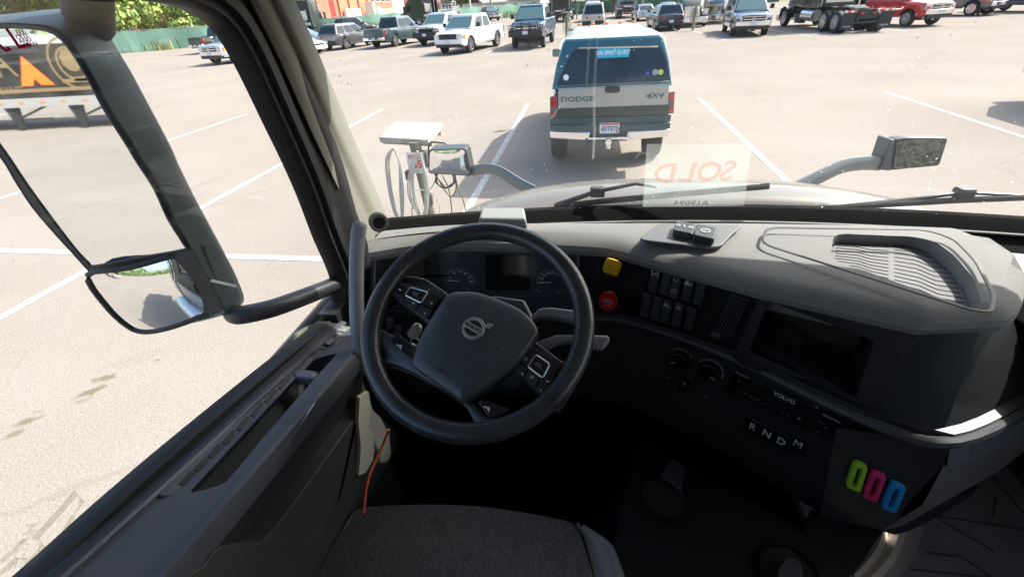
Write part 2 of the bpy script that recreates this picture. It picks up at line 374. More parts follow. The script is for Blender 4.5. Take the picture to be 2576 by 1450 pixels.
# ---------------- trees
leafm = [mat('leaf_yellow_green', (.30, .38, .09), .7, spec=.3), mat('leaf_mid_green', (.15, .23, .07), .7, spec=.3), mat('leaf_dark_green', (.08, .13, .07), .7, spec=.3)]
barkm = mat('bark', (.12, .09, .065), .9, bump=.6, bscale=20, var=.3)
def tree(label, loc, h, r, lean=(0, 0), mix_=(0, 1), seed=1, n=2600, leaf=.30, group=None, crown_z=.45, name='broadleaf_tree'):
    r_ = random.Random(seed); root = empty(name, label, 'tree', loc, 0, group); base = V(loc)
    t = MB(); top = base + V((lean[0], lean[1], h * .75))
    t.tube([base, base.lerp(top, .3) + V((.1, 0, 0)), base.lerp(top, .65), top], [h * .035, h * .028, h * .018, h * .006], 8)
    blobs = []
    for k in range(11):
        a = r_.uniform(0, 6.28); el = r_.uniform(-.5, 1); q = r_.uniform(.35, .85)
        c = base + V((lean[0] * .7 + math.cos(a) * r * q, lean[1] * .7 + math.sin(a) * r * q, h * (crown_z + (1 - crown_z) * .5) + el * h * (1 - crown_z) * .42))
        blobs.append((c, r * r_.uniform(.3, .5)))
        t.tube([base.lerp(top, r_.uniform(.3, .7)), c], [h * .012, h * .003], 5)
    t.build('trunk', barkm, root)
    g = MB()
    for k in range(n):
        c, br = blobs[r_.randrange(len(blobs))]
        d = V((r_.gauss(0, 1), r_.gauss(0, 1), r_.gauss(0, 1))).normalized() * br * (r_.random() ** .35) ; d.z *= .8
        p = c + d; nrm = (d.normalized() + V((r_.uniform(-.8, .8), r_.uniform(-.8, .8), r_.uniform(-.3, .9)))).normalized()
        e1 = nrm.orthogonal().normalized(); e2 = nrm.cross(e1); s_ = leaf * r_.uniform(.5, 1.3)
        g.add([p - e1 * s_ - e2 * s_ * .4, p + e1 * s_ * .3 - e2 * s_, p + e1 * s_ + e2 * s_ * .3, p - e1 * s_ * .2 + e2 * s_], [(0, 1, 2, 3)], 0 if r_.random() < .62 else 1)
    g.build('crown', [leafm[mix_[0]], leafm[mix_[1]]], root)
    return root
def far(u, v, z, d):
    r = ray(u / 1.5528, v / 1.5528); h = math.hypot(r.x, r.y); p = O + r * (d / h); return V((p.x, p.y, z))
TG = 'trees beyond the lot fence'
tree('bright yellow green tree right of the driver side mirror', far(420, 60, 0, 78), 14, 6.5, mix_=(0, 0), seed=2, group=TG, crown_z=.0, n=8500, leaf=.25)
tree('mid green tree at the top left corner above the mirror', far(60, 40, 0, 72), 13, 8, mix_=(1, 0), seed=3, group=TG, crown_z=.0, n=8000, leaf=.27)
tree('green tree behind the mirror stem', far(230, 40, 0, 84), 14, 8, mix_=(1, 0), seed=4, group=TG, crown_z=.0, n=7500, leaf=.27)
tree('dark grey green tree in front of the left brick building', far(515, 10, 0, 92), 15, 4.6, mix_=(2, 1), seed=5, group=TG, crown_z=.05, n=5500, leaf=.26)
tree('low scrubby bush with straw tips below the dark tree', far(500, 85, 0, 74), 5.0, 3.4, mix_=(0, 1), seed=6, group=TG, crown_z=.05, n=1700, leaf=.24, name='shrub')
tree('pale thin shrub in front of the left brick building', far(640, 80, 0, 78), 5.0, 3.4, mix_=(0, 1), seed=7, group=TG, crown_z=.05, n=1500, leaf=.22, name='shrub')
tree('yellow green shrub at the edge of the window frame', far(735, 75, 0, 80), 4.6, 3.0, mix_=(1, 0), seed=17, group=TG, crown_z=.05, n=1300, leaf=.22, name='shrub')
tree('light green tree beside the windshield pillar', far(1165, 20, 0, 84), 12, 4.2, mix_=(0, 0), seed=8, group=TG, crown_z=.1, n=3200)
tree('dark bushy tree between the garage and the low house', far(1800, 20, 0, 125), 9, 4.8, mix_=(1, 2), seed=9, group=TG, crown_z=.05, n=2600, leaf=.32)
tree('small yellow green bush at the far fence corner', far(2395, 30, 0, 82), 5, 2.2, mix_=(0, 1), seed=10, group=TG, crown_z=.02, n=1500)
for k, (u, d, hh, rr, mx, lb) in enumerate(((2200, 118, 10, 5, (1, 2), 'far tree above the tall black tractor rear'), (2290, 122, 9, 5, (1, 0), 'far tree behind the white pickup cab'), (2560, 120, 9, 5, (2, 1), 'far dark tree above the parked sedans'), (2640, 128, 9, 5, (1, 2), 'far mid green tree above the blue crossover'), (2480, 126, 10, 5, (1, 0), 'far green tree left of the parked sedans'), (2760, 118, 9, 5, (2, 1), 'far dark tree over the open hood tractor'))):
    tree(lb, far(u, 0, 0, d), hh, rr, mix_=mx, seed=20 + k, group=TG, crown_z=.05, n=1700, leaf=.35)
# ---------------- buildings beyond the fence
brick = mat('red_brick', (.44, .19, .13), .9, var=.2, vscale=3, bump=.3, bscale=15)
brick2 = mat('orange_brick', (.62, .24, .13), .9, var=.12, vscale=3)
stone = mat('pale_stone', (.42, .38, .30), .9, var=.2, vscale=2)
white = mat('white_siding', (.72, .72, .70), .8); trimw = mat('white_trim', (.75, .75, .72), .7)
dglass = mat('dark_window_glass', (.03, .045, .06), .08, spec=.8)
roofm = mat('grey_shingle', (.26, .26, .25), .9, var=.2, vscale=4)
redp = mat('red_panel', (.30, .06, .07), .8); redd = mat('red_door', (.42, .03, .03), .6); pinkp = mat('pink_panel', (.55, .25, .23), .8)
def bframe(u0, d0, u1, d1, v=30):
    a, b = far(u0, v, 0, d0), far(u1, v, 0, d1); ex = (b - a).normalized(); return Fr(a, ex, (0, 0, 1), ex.cross(V((0, 0, 1)))), (b - a).length
def block(mb, fr, a0, a1, z0, z1, dep, mi=0):
    mb.fbox(fr, (a0 + a1) / 2, (z0 + z1) / 2, -dep, a1 - a0, z1 - z0, dep, mi)
def window(root, fr, a, z, w, h, sill=True):
    f = MB(); t = .10
    for (da, dz, ww, hh) in ((-w / 2, 0, t, h + t), (w / 2, 0, t, h + t), (0, h / 2, w, t), (0, -h / 2, w + .3, t * 1.6), (0, 0, w, .06)):
        f.fbox(fr, a + da, z + dz, .003, ww, hh, .08)
    o = f.build('window', trimw, root)
    MB().fbox(fr, a, z, .006, w - t, h - t, .03).build('pane', dglass, o)
# left brick building
fr, Lw = bframe(590, 104, 800, 104); root = empty('brick_building', 'red brick building with pale window frames behind the left shrubs', 'building', fr.o)
m_ = MB(); block(m_, fr, -4, Lw + 8, 0, 12, 12); m_.build('wall', brick, root)
for k in range(6): window(root, fr, 3.0 + k * 3.4, 4.6, 1.3, 2.0)
# main brick complex
fr, Lw = bframe(1255, 88, 1535, 112); root = empty('brick_building', 'long two tone orange and red brick building with tall white windows', 'building', fr.o)
LL = Lw
m_ = MB(); block(m_, fr, -1, LL * .18, 0, 9, 10); m_.build('wall', brick, root); m_ = MB(); block(m_, fr, LL * .62, LL, 0, 9, 12); m_.build('wall', brick, root)
m_ = MB(); block(m_, fr, LL * .18 + .01, LL * .62 - .01, 0, 9.4, 10 ); 
for k in range(4): m_.fbox(fr, LL * (.20 + k * .13), 4.6, .002, .5, 9, .25)
m_.build('orange_wall', brick2, root, label='bright orange painted brick front')
m_ = MB(); block(m_, fr, LL * .62, LL + .1, 0, 2.6, 12.02); m_.fbox(fr, LL * .81, 1.3, .003, LL * .38, 2.5, .12); m_.build('foundation', stone, root)
for k in range(4): window(root, fr, LL * (.67 + k * .085), 5.0, 1.15, 2.7)
for k in range(3): window(root, fr, LL * (.25 + k * .14), 6.6, 1.3, 1.6)
MB().fbox(fr, LL * .12, 2.6, .004, 1.4, 3.0, .06).build('door', redd, root)
MB().fbox(fr, LL * .32, 1.4, .30, LL * .2, 2.8, .5).build('entry_wall', trimw, root)
for k, (q, w, hh, lb) in enumerate(((.50, 1.6, 3.6, 'tall pale utility cabinet against the orange wall'), (.56, 1.8, 2.8, 'square pale utility cabinet beside the tall one'), (.62, 1.2, 2.4, 'small white utility cabinet at the brick corner'))):
    c = fr.p(LL * q, 0, 1.6); g = MB(); g.box(c + V((0, 0, hh / 2)), (w, 1.0, hh)); g.box(c + V((0, 0, hh + .05)), (w + .1, 1.1, .1)); tag(g.build('utility_cabinet', white, bevel=.03), lb, 'cabinet', 'utility cabinets along the brick building')
# white house and garage row
fr, Lw = bframe(1512, 112, 1720, 128); root = empty('garage_building', 'white garage row with red and pink bays and one white door', 'building', fr.o)
m_ = MB(); block(m_, fr, 0, Lw, 0, 7, 10); m_.build('wall', white, root)
for a0, a1, mm, nm in ((.30, .44, redp, 'garage_door'), (.46, .65, trimw, 'garage_door'), (.66, .80, redp, 'garage_door'), (.82, .99, pinkp, 'garage_door')):
    d_ = MB(); w = Lw * (a1 - a0)
    for k in range(5): d_.fbox(fr, Lw * (a0 + a1) / 2, .42 + k * .8, .01, w, .76, .06)
    o = d_.build(nm, mm, root, label={redp: 'dark red garage bay', trimw: 'white garage door with four small panes', pinkp: 'pink garage bay'}[mm])
    if mm is trimw:
        for k in range(4): MB().fbox(fr, Lw * (a0 + (a1 - a0) * (.2 + k * .2)), 2.85, .075, .35, .3, .02).build('pane', dglass, o)
window(root, fr, Lw * .06, 4.2, .9, 1.6)
# grey and white houses
def house(u0, d0, u1, d1, wallh, label, wm, rise=2.6, dep=9):
    fr, Lw = bframe(u0, d0, u1, d1); root = empty('house', label, 'house', fr.o)
    m_ = MB(); block(m_, fr, 0, Lw, 0, wallh, dep); m_.build('wall', wm, root)
    a = [fr.p(-.5, wallh - .15, .6), fr.p(Lw + .5, wallh - .15, .6), fr.p(Lw + .5, wallh + rise, -dep / 2), fr.p(-.5, wallh + rise, -dep / 2)]
    b = [fr.p(-.5, wallh - .15, -dep - .6), fr.p(Lw + .5, wallh - .15, -dep - .6)]
    m_ = MB(); m_.prism(a, (0, 0, .15)); m_.prism([b[0], b[1], a[2] + V((0, 0, .003)), a[3] + V((0, 0, .003))], (0, 0, .15)); m_.build('roof', roofm, root)
    for k in range(3): window(root, fr, Lw * (.2 + k * .3), wallh * .55, 1.1, 1.1)
house(1725, 132, 1765, 134, 3.6, 'small grey gabled shed behind the garage row', mat('grey_siding', (.3, .3, .28), .8), 2)
house(1768, 138, 1800, 140, 4.6, 'narrow white house gable behind the dark tree', white, 3)
house(1885, 128, 1985, 134, 2.4, 'low house with grey shingle roof above the fence', white, 2.4)
house(1990, 124, 2110, 122, 2.6, 'long pale roofed house right of the utility pole', white, 2.2)
g = MB(); p = far(1838, 30, 0, 112); g.cyl(p, (0, 0, 1), .16, 9, 10); g.box(p + V((0, 0, 3.9)), (2.4, .12, .12)); tag(g.build('light_pole', trimw), 'white light pole standing beside the dark bushy tree', 'pole')
g = MB(); p = far(1917, 20, 0, 118); g.cyl(p, (0, 0, 1), .2, 10, 10, r2=.14); g.box(p + V((0, 0, 8.8)), (2.2, .14, .14)); tag(g.build('utility_pole', mat('pole_wood', (.36, .24, .15), .9, var=.2)), 'brown wooden utility pole by the low shingled house', 'pole')
# =====================================================================================
# vehicles
tyre = mat('tyre_rubber', (.018, .018, .02), .75, bump=.3, bscale=40)
rimm = mat('alloy_rim', (.62, .62, .63), .25, .9); chrome = mat('chrome', (.82, .82, .83), .12, 1.)
dkpl = mat('black_trim', (.02, .02, .022), .55); cglass = mat('car_glass', (.015, .03, .04), .1, spec=.4)
wglass = mat('car_windshield', (.08, .15, .155), .1, spec=.5)
redl = mat('tail_lens', (.45, .01, .012), .2, coat=.8); headl = mat('head_lens', (.62, .62, .60), .1, .3, coat=1.); amb = mat('amber_lens', (.7, .22, .02), .25)
platem = mat('plate_white', (.6, .63, .68), .5); 
def paintm(name, col, metal=.3): return mat('paint_' + name, col, .28, metal, coat=1., var=.05, vscale=2)
def wheel(root, c, r, w, side, local=True, rim=None, tread=.018, hub=True):
    """tyre as a part, rim as its sub-part; side = +1 when the outer face looks to +x"""
    t = MB(); pr = [(r * .62, -w / 2), (r * .9, -w / 2), (r * .985, -w * .36), (r, -w * .15), (r, w * .15), (r * .985, w * .36), (r * .9, w / 2), (r * .62, w / 2)]
    n = 28
    t.loft([[V(c) + V((side * q[1], q[0] * math.cos(2 * math.pi * k / n), q[0] * math.sin(2 * math.pi * k / n))) for q in pr] for k in range(n)], 0, True, loop=True)
    o = t.build('wheel', tyre, root, local=local)
    g = MB(); c = V(c); xo = side * w / 2
    g.cyl(c + V((xo * .35, 0, 0)), (side, 0, 0), r * .62, w * .12, 24)
    g.ring(c + V((xo * .80, 0, 0)), (side, 0, 0), r * .54, r * .64, w * .12, 28)
    for k in range(6):
        a = 2 * math.pi * k / 6 + .3; d = V((0, math.cos(a), math.sin(a)))
        g.bar(c + V((xo * .88, 0, 0)) + d * r * .08, c + V((xo * .88, 0, 0)) + d * r * .58, r * .16, .03, up=(side, 0, 0))
    g.cyl(c + V((xo * .8, 0, 0)), (side, 0, 0), r * .14, w * .12, 12)
    g.build('rim', rim or rimm, o, local=local)
    return o
def interp(tab, y):
    for (a, za), (b, zb) in zip(tab, tab[1:]):
        if a <= y <= b: t = (y - a) / (b - a) if b > a else 0; return za + (zb - za) * t
    return tab[0][1] if y < tab[0][0] else tab[-1][1]
def bodyloft(mb, L, W, prof, axles, rw, sill, bed=None, two=None, taper=.10, bedz=.8, mi_bed=1):
    """long shell: prof = top line (y,z) rear to front; axles = wheel centres along y"""
    ys = set([-L / 2, -L / 2 + .03, -L / 2 + .1, L / 2, L / 2 - .03, L / 2 - .1])
    y = -L / 2
    while y < L / 2: ys.add(round(y, 3)); y += .16
    ra = rw + .075
    for a in axles:
        for k in range(-8, 9): ys.add(round(a + ra * math.sin(k / 8 * math.pi / 2) * .999, 4))
    for q in prof: ys.add(q[0])
    if bed: ys |= {bed[0], bed[1], bed[0] - .01, bed[1] + .01}
    rings = []; ylist = sorted(ys)
    for y in ylist:
        e = abs(y) / (L / 2); w = W / 2 * (1 - taper * max(0, (e - .72) / .28) ** 2.2)
        zb = sill
        for a in axles:
            if abs(y - a) < ra: zb = max(zb, rw + math.sqrt(ra * ra - (y - a) ** 2))
        if y > L / 2 - .12 or y < -L / 2 + .12: zb = sill + .08
        zt = interp(prof, y); zb = min(zb, zt - .12)
        inb = bed and bed[0] <= y <= bed[1]
        h = [(w * .955, zb), (w * .99, zb + (zt - zb) * .12), (w, zb + (zt - zb) * .45), (w * .985, zb + (zt - zb) * .75), (w * .955, zt - .045), (w * .90, zt)]
        h += [(w * .84, zt), (w * .84, bedz), (w * .84 - .05, bedz)] if inb else [(w * .84, zt + .006), (w * .6, zt + .022), (w * .3, zt + .035)]
        h += [(0.001, bedz if inb else zt + .04)]
        rings.append([V((x, y, z)) for x, z in h] + [V((-x, y, z)) for x, z in reversed(h)])
    mb.loft(rings, 0, False, True, True)
    # dark wheel wells and belly
    mb.box((0, 0, sill + .12), (W * .86, L * .86, .12), mi_bed)
    for a in axles: mb.box((0, a, rw + .2), (W * .62, ra * 2.1, ra * 1.2), mi_bed)
def cabin(root, yb0, yb1, yr0, yr1, wb, wr, zb, zr_, pm, split, loc=True, gl=cglass, ws=wglass, rear=True, name='cab', th=.10, rback=None):
    """greenhouse between belt and roof; split = (y fractions) of the side glass"""
    B = [V((-wb, yb0, zb)), V((wb, yb0, zb)), V((wb, yb1, zb)), V((-wb, yb1, zb))]
    T = [V((-wr, yr0, zr_ - th)), V((wr, yr0, zr_ - th)), V((wr, yr1, zr_ - th)), V((-wr, yr1, zr_ - th))]
    g = MB(); rb, rt = .10, .12
    ring0 = rpoly(B, rb, 3); ring1 = rpoly(T, rt, 3)
    def ins(k, z, f): c = sum(T, V()) / 4; return [V((c.x + (p.x - c.x) * f, c.y + (p.y - c.y) * f, z)) for p in ring1]
    g.loft([ring0, ring1, ins(1, zr_ - th * .35, .965), ins(1, zr_ - .012, .88), ins(1, zr_, .55)], 0, True, False, True)
    o = g.build(name, pm, root, local=loc)
    def panel(nm, q, a, b, c_, d, mtl, r=.1):
        n = (q[1] - q[0]).cross(q[3] - q[0]).normalized()
        ctr = sum(q, V()) / 4
        if n.dot(ctr - V((0, (yb0 + yb1) / 2, zb))) < 0: n = -n
        P = rpoly([V((a, c_, 0)), V((b, c_, 0)), V((b, d, 0)), V((a, d, 0))], r, 3)
        P = [bil(q, p.x, p.y) + n * .006 for p in P]
        MB().prism(P, n * .006).build(nm, mtl, root, local=loc)
    panel('windshield', [B[3], B[2], T[2], T[3]], .05, .95, .06, .93, ws, .08)
    if rear: panel('rear_window', [B[1], B[0], T[0], T[1]], .07, .93, .08, .9, gl, .1)
    for sd_ in (0, 1):
        q = [B[1], B[2], T[2], T[1]] if sd_ else [B[3], B[0], T[0], T[3]]
        for (a, b) in split:
            if not sd_: a, b = 1 - b, 1 - a
            panel('side_window', q, a, b, .05, .9, gl, .07)
    return o
def car(kind, label, cat, loc, face, pm, group=None, name=None, front=None, L=None, W=None, Hh=None, rim=None, guard=False, cap=False, trimcol=None, lift=0., plate=True, emblem=False):
    """face = heading in degrees, 0 looks to +y; loc = ground point of the middle"""
    root = empty(name or {'pickup': 'pickup_truck', 'suv': 'sport_utility_vehicle', 'sedan': 'sedan'}[kind], label, cat, (0, 0, 0), 0, group)
    if kind == 'pickup': L = L or 5.9; W = W or 2.03; Hh = Hh or 1.95; rw = .41; belt = 1.25; hood = 1.17; sill = .42; ax = (-L * .5 + 1.25, L * .5 - .98)
    elif kind == 'suv': L = L or 4.85; W = W or 1.93; Hh = Hh or 1.72; rw = .37; belt = 1.08; hood = 1.02; sill = .30; ax = (-L * .5 + .98, L * .5 - .92)
    else: L = L or 4.8; W = W or 1.84; Hh = Hh or 1.45; rw = .33; belt = .92; hood = .86; sill = .24; ax = (-L * .5 + 1.05, L * .5 - .92)
    l = lift; Hh += l; belt += l; hood += l; sill += l; fy = L / 2
    if kind == 'pickup':
        prof = [(-fy, belt - .02), (-fy + .2, belt), (.55, belt), (fy - 1.35, belt - .02), (fy - 1.2, hood + .02), (fy - .25, hood - .06), (fy - .06, hood - .14), (fy, hood - .3)]
        bed = (-fy + .12, -fy + 1.78)
    elif kind == 'suv':
        prof = [(-fy, belt - .12), (-fy + .12, belt - .02), (0, belt), (fy - 1.15, belt - .02), (fy - 1.05, hood + .02), (fy - .3, hood - .10), (fy - .08, hood - .22), (fy, hood - .36)]; bed = None
    else:
        prof = [(-fy, belt - .18), (-fy + .1, belt - .03), (-fy + .9, belt), (fy - 1.2, belt - .02), (fy - 1.1, hood + .01), (fy - .35, hood - .10), (fy - .1, hood - .2), (fy, hood - .34)]; bed = None
    g = MB(); bodyloft(g, L, W, prof, ax, rw, sill, bed, bedz=.8 + l)
    g.build('body', [pm, dkpl], root, local=True)
    if kind == 'pickup': cabin(root, -fy + 1.86, fy - 1.22, -fy + 2.06, fy - 2.02, W * .455, W * .37, belt - .01, Hh, pm, ((.08, .42), (.46, .86)))
    elif kind == 'suv': cabin(root, -fy + .1, fy - 1.05, -fy + .42, fy - 1.95, W * .455, W * .365, belt - .01, Hh, pm, ((.05, .30), (.33, .60), (.63, .92)))
    else: cabin(root, -fy + .62, fy - 1.08, -fy + 1.35, fy - 1.95, W * .45, W * .34, belt - .01, Hh, pm, ((.14, .46), (.50, .86)))
    wcc = [wheel(root, (sx * (W / 2 - .16), a, rw), rw, .26, sx, rim=rim) for a in ax for sx in (-1, 1)]
    # front end
    zg = hood - .28; f = Fr((0, fy + .004, 0), (-1, 0, 0), (0, 0, 1), (0, 1, 0))
    tc_ = trimcol or (chrome if kind == 'pickup' else dkpl)
    g = MB(); g.fbox(f, 0, zg - .02, -.04, W * .56, .34 if kind == 'pickup' else .2, .06)
    go = g.build('grille', dkpl, root, .01, local=True)
    g = MB(); hh = .34 if kind == 'pickup' else .2
    for k in range(3 if kind == 'pickup' else 2): g.fbox(f, 0, zg - .02 + (k - 1) * hh * .36, .021, W * .54, .04, .02)
    g.ring(f.p(0, zg - .02, .02), (0, 1, 0), .07, .10, .03, 16)
    g.build('grille_bar', dkpl if pm is P_white else tc_, go, local=True)
    for sx in (-1, 1):
        MB().prism(rpoly([f.p(sx * W * .29, zg + hh * .45, -.1), f.p(sx * W * .46, zg + hh * .40, -.16), f.p(sx * W * .465, zg - hh * .35, -.16), f.p(sx * W * .29, zg - hh * .4, -.1)], .04), (0, .11, 0)).build('headlight', headl, root, local=True)
        MB().prism([V((sx * W * .475, fy - .32, zg + .1)), V((sx * W * .475, fy - .18, zg + .1)), V((sx * W * .475, fy - .18, zg - .12)), V((sx * W * .475, fy - .3, zg - .12))], (sx * .02, 0, 0)).build('indicator', amb, root, local=True)
        r_ = MB(); zc = belt + (.10 if kind != 'sedan' else .06); yy = (fy - 1.75)
        r_.box((sx * (W / 2 + .13), yy, zc + .06), (.2, .12, .24 if kind == 'pickup' else .15)); r_.box((sx * (W / 2 + .02), yy - .02, zc), (.14, .06, .05)); r_.build('side_mirror', dkpl, root, .03, local=True)
    g = MB(); g.prism(rpoly([V((-W * .47, fy - .22, 0)), V((-W * .44, fy + .02, 0)), V((-W * .30, fy + .11, 0)), V((W * .30, fy + .11, 0)), V((W * .44, fy + .02, 0)), V((W * .47, fy - .22, 0))], .05), (0, 0, .24)); 
    for q in g.v: q.z += sill + (.12 if kind == 'pickup' else .06)
    g.build('bumper', trimcol or (chrome if kind == 'pickup' else pm), root, .03, local=True)
    if kind == 'pickup': g = MB(); g.box((0, fy - .02, sill + .04), (W * .8, .2, .18)); g.build('air_dam', dkpl, root, .03, local=True)
    if plate: MB().box((0, fy + .125, sill + .24), (.31, .02, .16)).build('number_plate', platem, root, local=True)
    # rear end
    f = Fr((0, -fy - .004, 0), (1, 0, 0), (0, 0, 1), (0, -1, 0))
    for sx in (-1, 1):
        if kind == 'pickup': P = [f.p(sx * W * .41, belt - .08, -.06), f.p(sx * W * .48, belt - .08, -.2), f.p(sx * W * .485, belt - .5, -.2), f.p(sx * W * .41, belt - .5, -.06)]
        else: P = [f.p(sx * W * .20, belt - .14, -.02), f.p(sx * W * .47, belt - .08, -.2), f.p(sx * W * .475, belt - .25, -.2), f.p(sx * W * .22, belt - .27, -.02)]
        MB().prism(rpoly(P, .03), (0, -.075, 0)).build('tail_light', redl, root, local=True)
    if kind == 'pickup':
        g = MB(); g.fbox(f, 0, belt - .29, -.03, W * .80, .52, .045); g.build('tailgate', pm, root, .015, local=True)
        MB().fbox(f, 0, belt - .12, .016, .22, .07, .02).build('handle', dkpl, root, local=True)
        g = MB(); g.box((-W * .33, -fy - .08, sill + .2), (W * .26, .22, .2)); g.box((W * .33, -fy - .08, sill + .2), (W * .26, .22, .2)); g.box((0, -fy - .06, sill + .14), (W * .44, .2, .1)); g.build('bumper', chrome, root, .03, local=True)
    else:
        g = MB(); g.box((0, -fy - .01, sill + .22), (W * .9, .2, .26)); g.build('bumper', dkpl if kind == 'suv' else pm, root, .06, local=True)
    MB().box((0, -fy - (.125 if kind != 'pickup' else .17), sill + (.32 if kind != 'pickup' else .22)), (.31, .02, .16)).build('number_plate', platem, root, local=True)
    g = MB()
    for sx in (-1, 1):
        for y in ((.62, -.35) if kind == 'pickup' else (.45, -.5)): g.box((sx * (W / 2 + .012), y, belt - .13), (.03, .18, .035))
    g.build('door_handle', pm, root, local=True)
    if guard:
        g = MB(); yy = fy + .2
        for z in (sill + .30, sill + .55, hood - .05): g.tube([(-W * .36, yy, z), (W * .36, yy, z)], .025)
        for x in (-.36, -.12, .12, .36): g.tube([(W * x, yy, sill + .1), (W * x, yy, hood)], .025)
        for sx in (-1, 1):
            for z in (hood - .14, hood - .34): g.tube([(sx * W * .36, yy, z), (sx * W * .5, yy - .12, z), (sx * W * .5, yy - .4, z)], .02)
            g.tube([(sx * W * .5, yy - .12, hood - .14), (sx * W * .5, yy - .12, hood - .34)], .02)
        g.build('grille_guard', dkpl, root, local=True)
        g = MB(); g.box((0, fy + .13, sill + .2), (W * .98, .3, .34)); g.build('steel_bumper', dkpl, root, .04, local=True)
        MB().box((0, fy + .29, sill + .24), (.31, .02, .16)).build('number_plate', platem, root, local=True)
    if cap:
        g = MB(); b0 = [V((-W * .44, -fy + .04, belt)), V((W * .44, -fy + .04, belt)), V((W * .44, -fy + 1.84, belt)), V((-W * .44, -fy + 1.84, belt))]
        t0 = [V((-W * .375, -fy + .28, Hh)), V((W * .375, -fy + .28, Hh)), V((W * .375, -fy + 1.84, Hh)), V((-W * .375, -fy + 1.84, Hh))]
        g.loft([b0, t0], 0, True, True, True); g.build('bed_cap', pm, root, .04, local=True)
        for sx in (0, 1):
            q = [b0[1], b0[2], t0[2], t0[1]] if sx else [b0[3], b0[0], t0[0], t0[3]]
            MB().prism(pane(q, .1, .14, .1, .004, (1 if sx else -1, 0, .2)), (.008 if sx else -.008, 0, 0)).build('side_window', cglass, root, local=True)
        MB().prism(pane([b0[0], b0[1], t0[1], t0[0]], .08, .12, .1, .004, (0, -1, .2)), (0, -.008, 0)).build('rear_window', cglass, root, local=True)
    root.location = (loc[0], loc[1], 0); root.rotation_euler = (0, 0, R(-face))
    return root
def place(wx, wy, face, dx, dy):
    """ground middle of a vehicle from one of its own points (dx right, dy ahead of the middle) standing at (wx,wy)"""
    a = R(face); return (wx - dx * math.cos(a) - dy * math.sin(a), wy + dx * math.sin(a) - dy * math.cos(a))
P_white = paintm('white', (.78, .78, .78), 0); P_black = paintm('black', (.012, .013, .016)); P_navy = paintm('navy', (.02, .045, .085)); P_blue = paintm('blue', (.035, .09, .16))
P_grey = paintm('grey', (.13, .13, .135), .5); P_silver = paintm('silver', (.5, .54, .56), .5); P_tan = paintm('tan', (.46, .41, .36), .4); P_red = paintm('red', (.55, .025, .03), .1); P_teal = paintm('steel_blue', (.05, .085, .10), .4)
PG = 'pickups parked across the lot'
car('pickup', 'white pickup with black mesh grille facing the camera', 'pickup truck', place(-8.57, 29.6, 195, .9, 1.95), 195, P_white, PG, trimcol=P_white)
car('pickup', 'white heavy pickup with black grille guard beside the other white pickup', 'pickup truck', place(-12.2, 36.7, 192, .9, 1.95), 192, P_white, PG, guard=True, lift=.08)
car('pickup', 'dark blue pickup with chrome rear bumper seen from behind', 'pickup truck', place(-16.12, 37.1, 14, -.9, -1.7), 14, P_teal, PG)
car('suv', 'dark grey crossover behind a leaning wooden post', 'car', place(-20.03, 36.96, 12, -.85, -1.45), 12, P_grey)
car('pickup', 'black pickup partly hidden behind the grey crossover', 'pickup truck', place(-24.5, 47.5, 40, .9, -1.7), 40, P_black, PG)
car('sedan', 'silver sedan beside the windshield pillar', 'car', (-24.0, 40.6), 75, P_silver)
car('sedan', 'white sedan cut off by the windshield pillar', 'car', place(-20.0, 33.0, 108, .85, 1.5), 108, P_white)
car('pickup', 'grey and white pickup cut off by the side window frame', 'pickup truck', place(-24.4, 29.9, 190, .9, 1.95), 190, P_silver, PG)
car('pickup', 'black pickup by the fence seen at the side window frame', 'pickup truck', (-33.0, 42.6), 15, P_black, PG)
car('pickup', 'black pickup parked along the far green fence', 'pickup truck', place(-15.4, 78.6, 150, .9, 1.95), 150, P_black, PG)
car('pickup', 'dark pickup half hidden behind the two white pickups', 'pickup truck', place(-17.6, 58, 205, .9, 1.9), 20, P_navy, PG, cap=False)
car('pickup', 'lifted black pickup with grille guard and round lamps', 'pickup truck', place(-4.41, 30.5, 184, .92, 1.95), 184, P_blue, PG, guard=True, lift=.22, Hh=1.98)
car('suv', 'tan boxy sport utility vehicle with red corner lamps', 'car', place(-.4, 45.9, 3, -.82, -1.6), 3, P_tan, L=5.1, W=2.05, Hh=1.95)
car('pickup', 'white pickup behind the tan sport utility vehicle', 'pickup truck', (.4, 61), 183, P_white, PG)
car('suv', 'dark blue crossover with wide red tail lamps', 'car', place(4.95, 39.2, -4, -.8, -1.4), -4, P_navy, L=4.7, Hh=1.66)
car('sedan', 'silver sedan with red lamps behind the blue crossover', 'car', (5.6, 56), -5, P_silver, L=4.8)
car('sedan', 'second silver sedan just right of the first behind the crossover', 'car', (8.2, 58.5), -5, P_silver, L=4.8)
car('pickup', 'navy pickup with a bed cap facing the camera on the right', 'pickup truck', place(8.32, 31.8, 187, .92, 1.95), 187, P_blue, PG, cap=True)
car('pickup', 'red pickup with large chrome grille', 'pickup truck', place(17.8, 32.6, 160, .92, 1.95), 160, P_red, PG, L=6.1, Hh=2.0, lift=.05)
car('pickup', 'dark grey pickup between the red pickup and the right post', 'pickup truck', (24.5, 40.5), 150, P_grey, PG)
car('pickup', 'dark blue pickup in the top right corner behind the post', 'pickup truck', (28.8, 40.2), 165, P_navy, PG)
car('sedan', 'dark sedan cut off by the right edge of the view', 'car', (34.6, 39.4), 200, P_black)
car('suv', 'white sport utility vehicle behind the two silver sedans', 'car', (14.2, 54), 185, P_white)
car('sedan', 'dark sedan far behind the blue crossover', 'car', (12.0, 61), 200, P_black)
car('pickup', 'pickup just past the right edge throwing its shadow onto the open pavement', 'pickup truck', (10.35, 9.15), 180, P_silver, PG, cap=True)
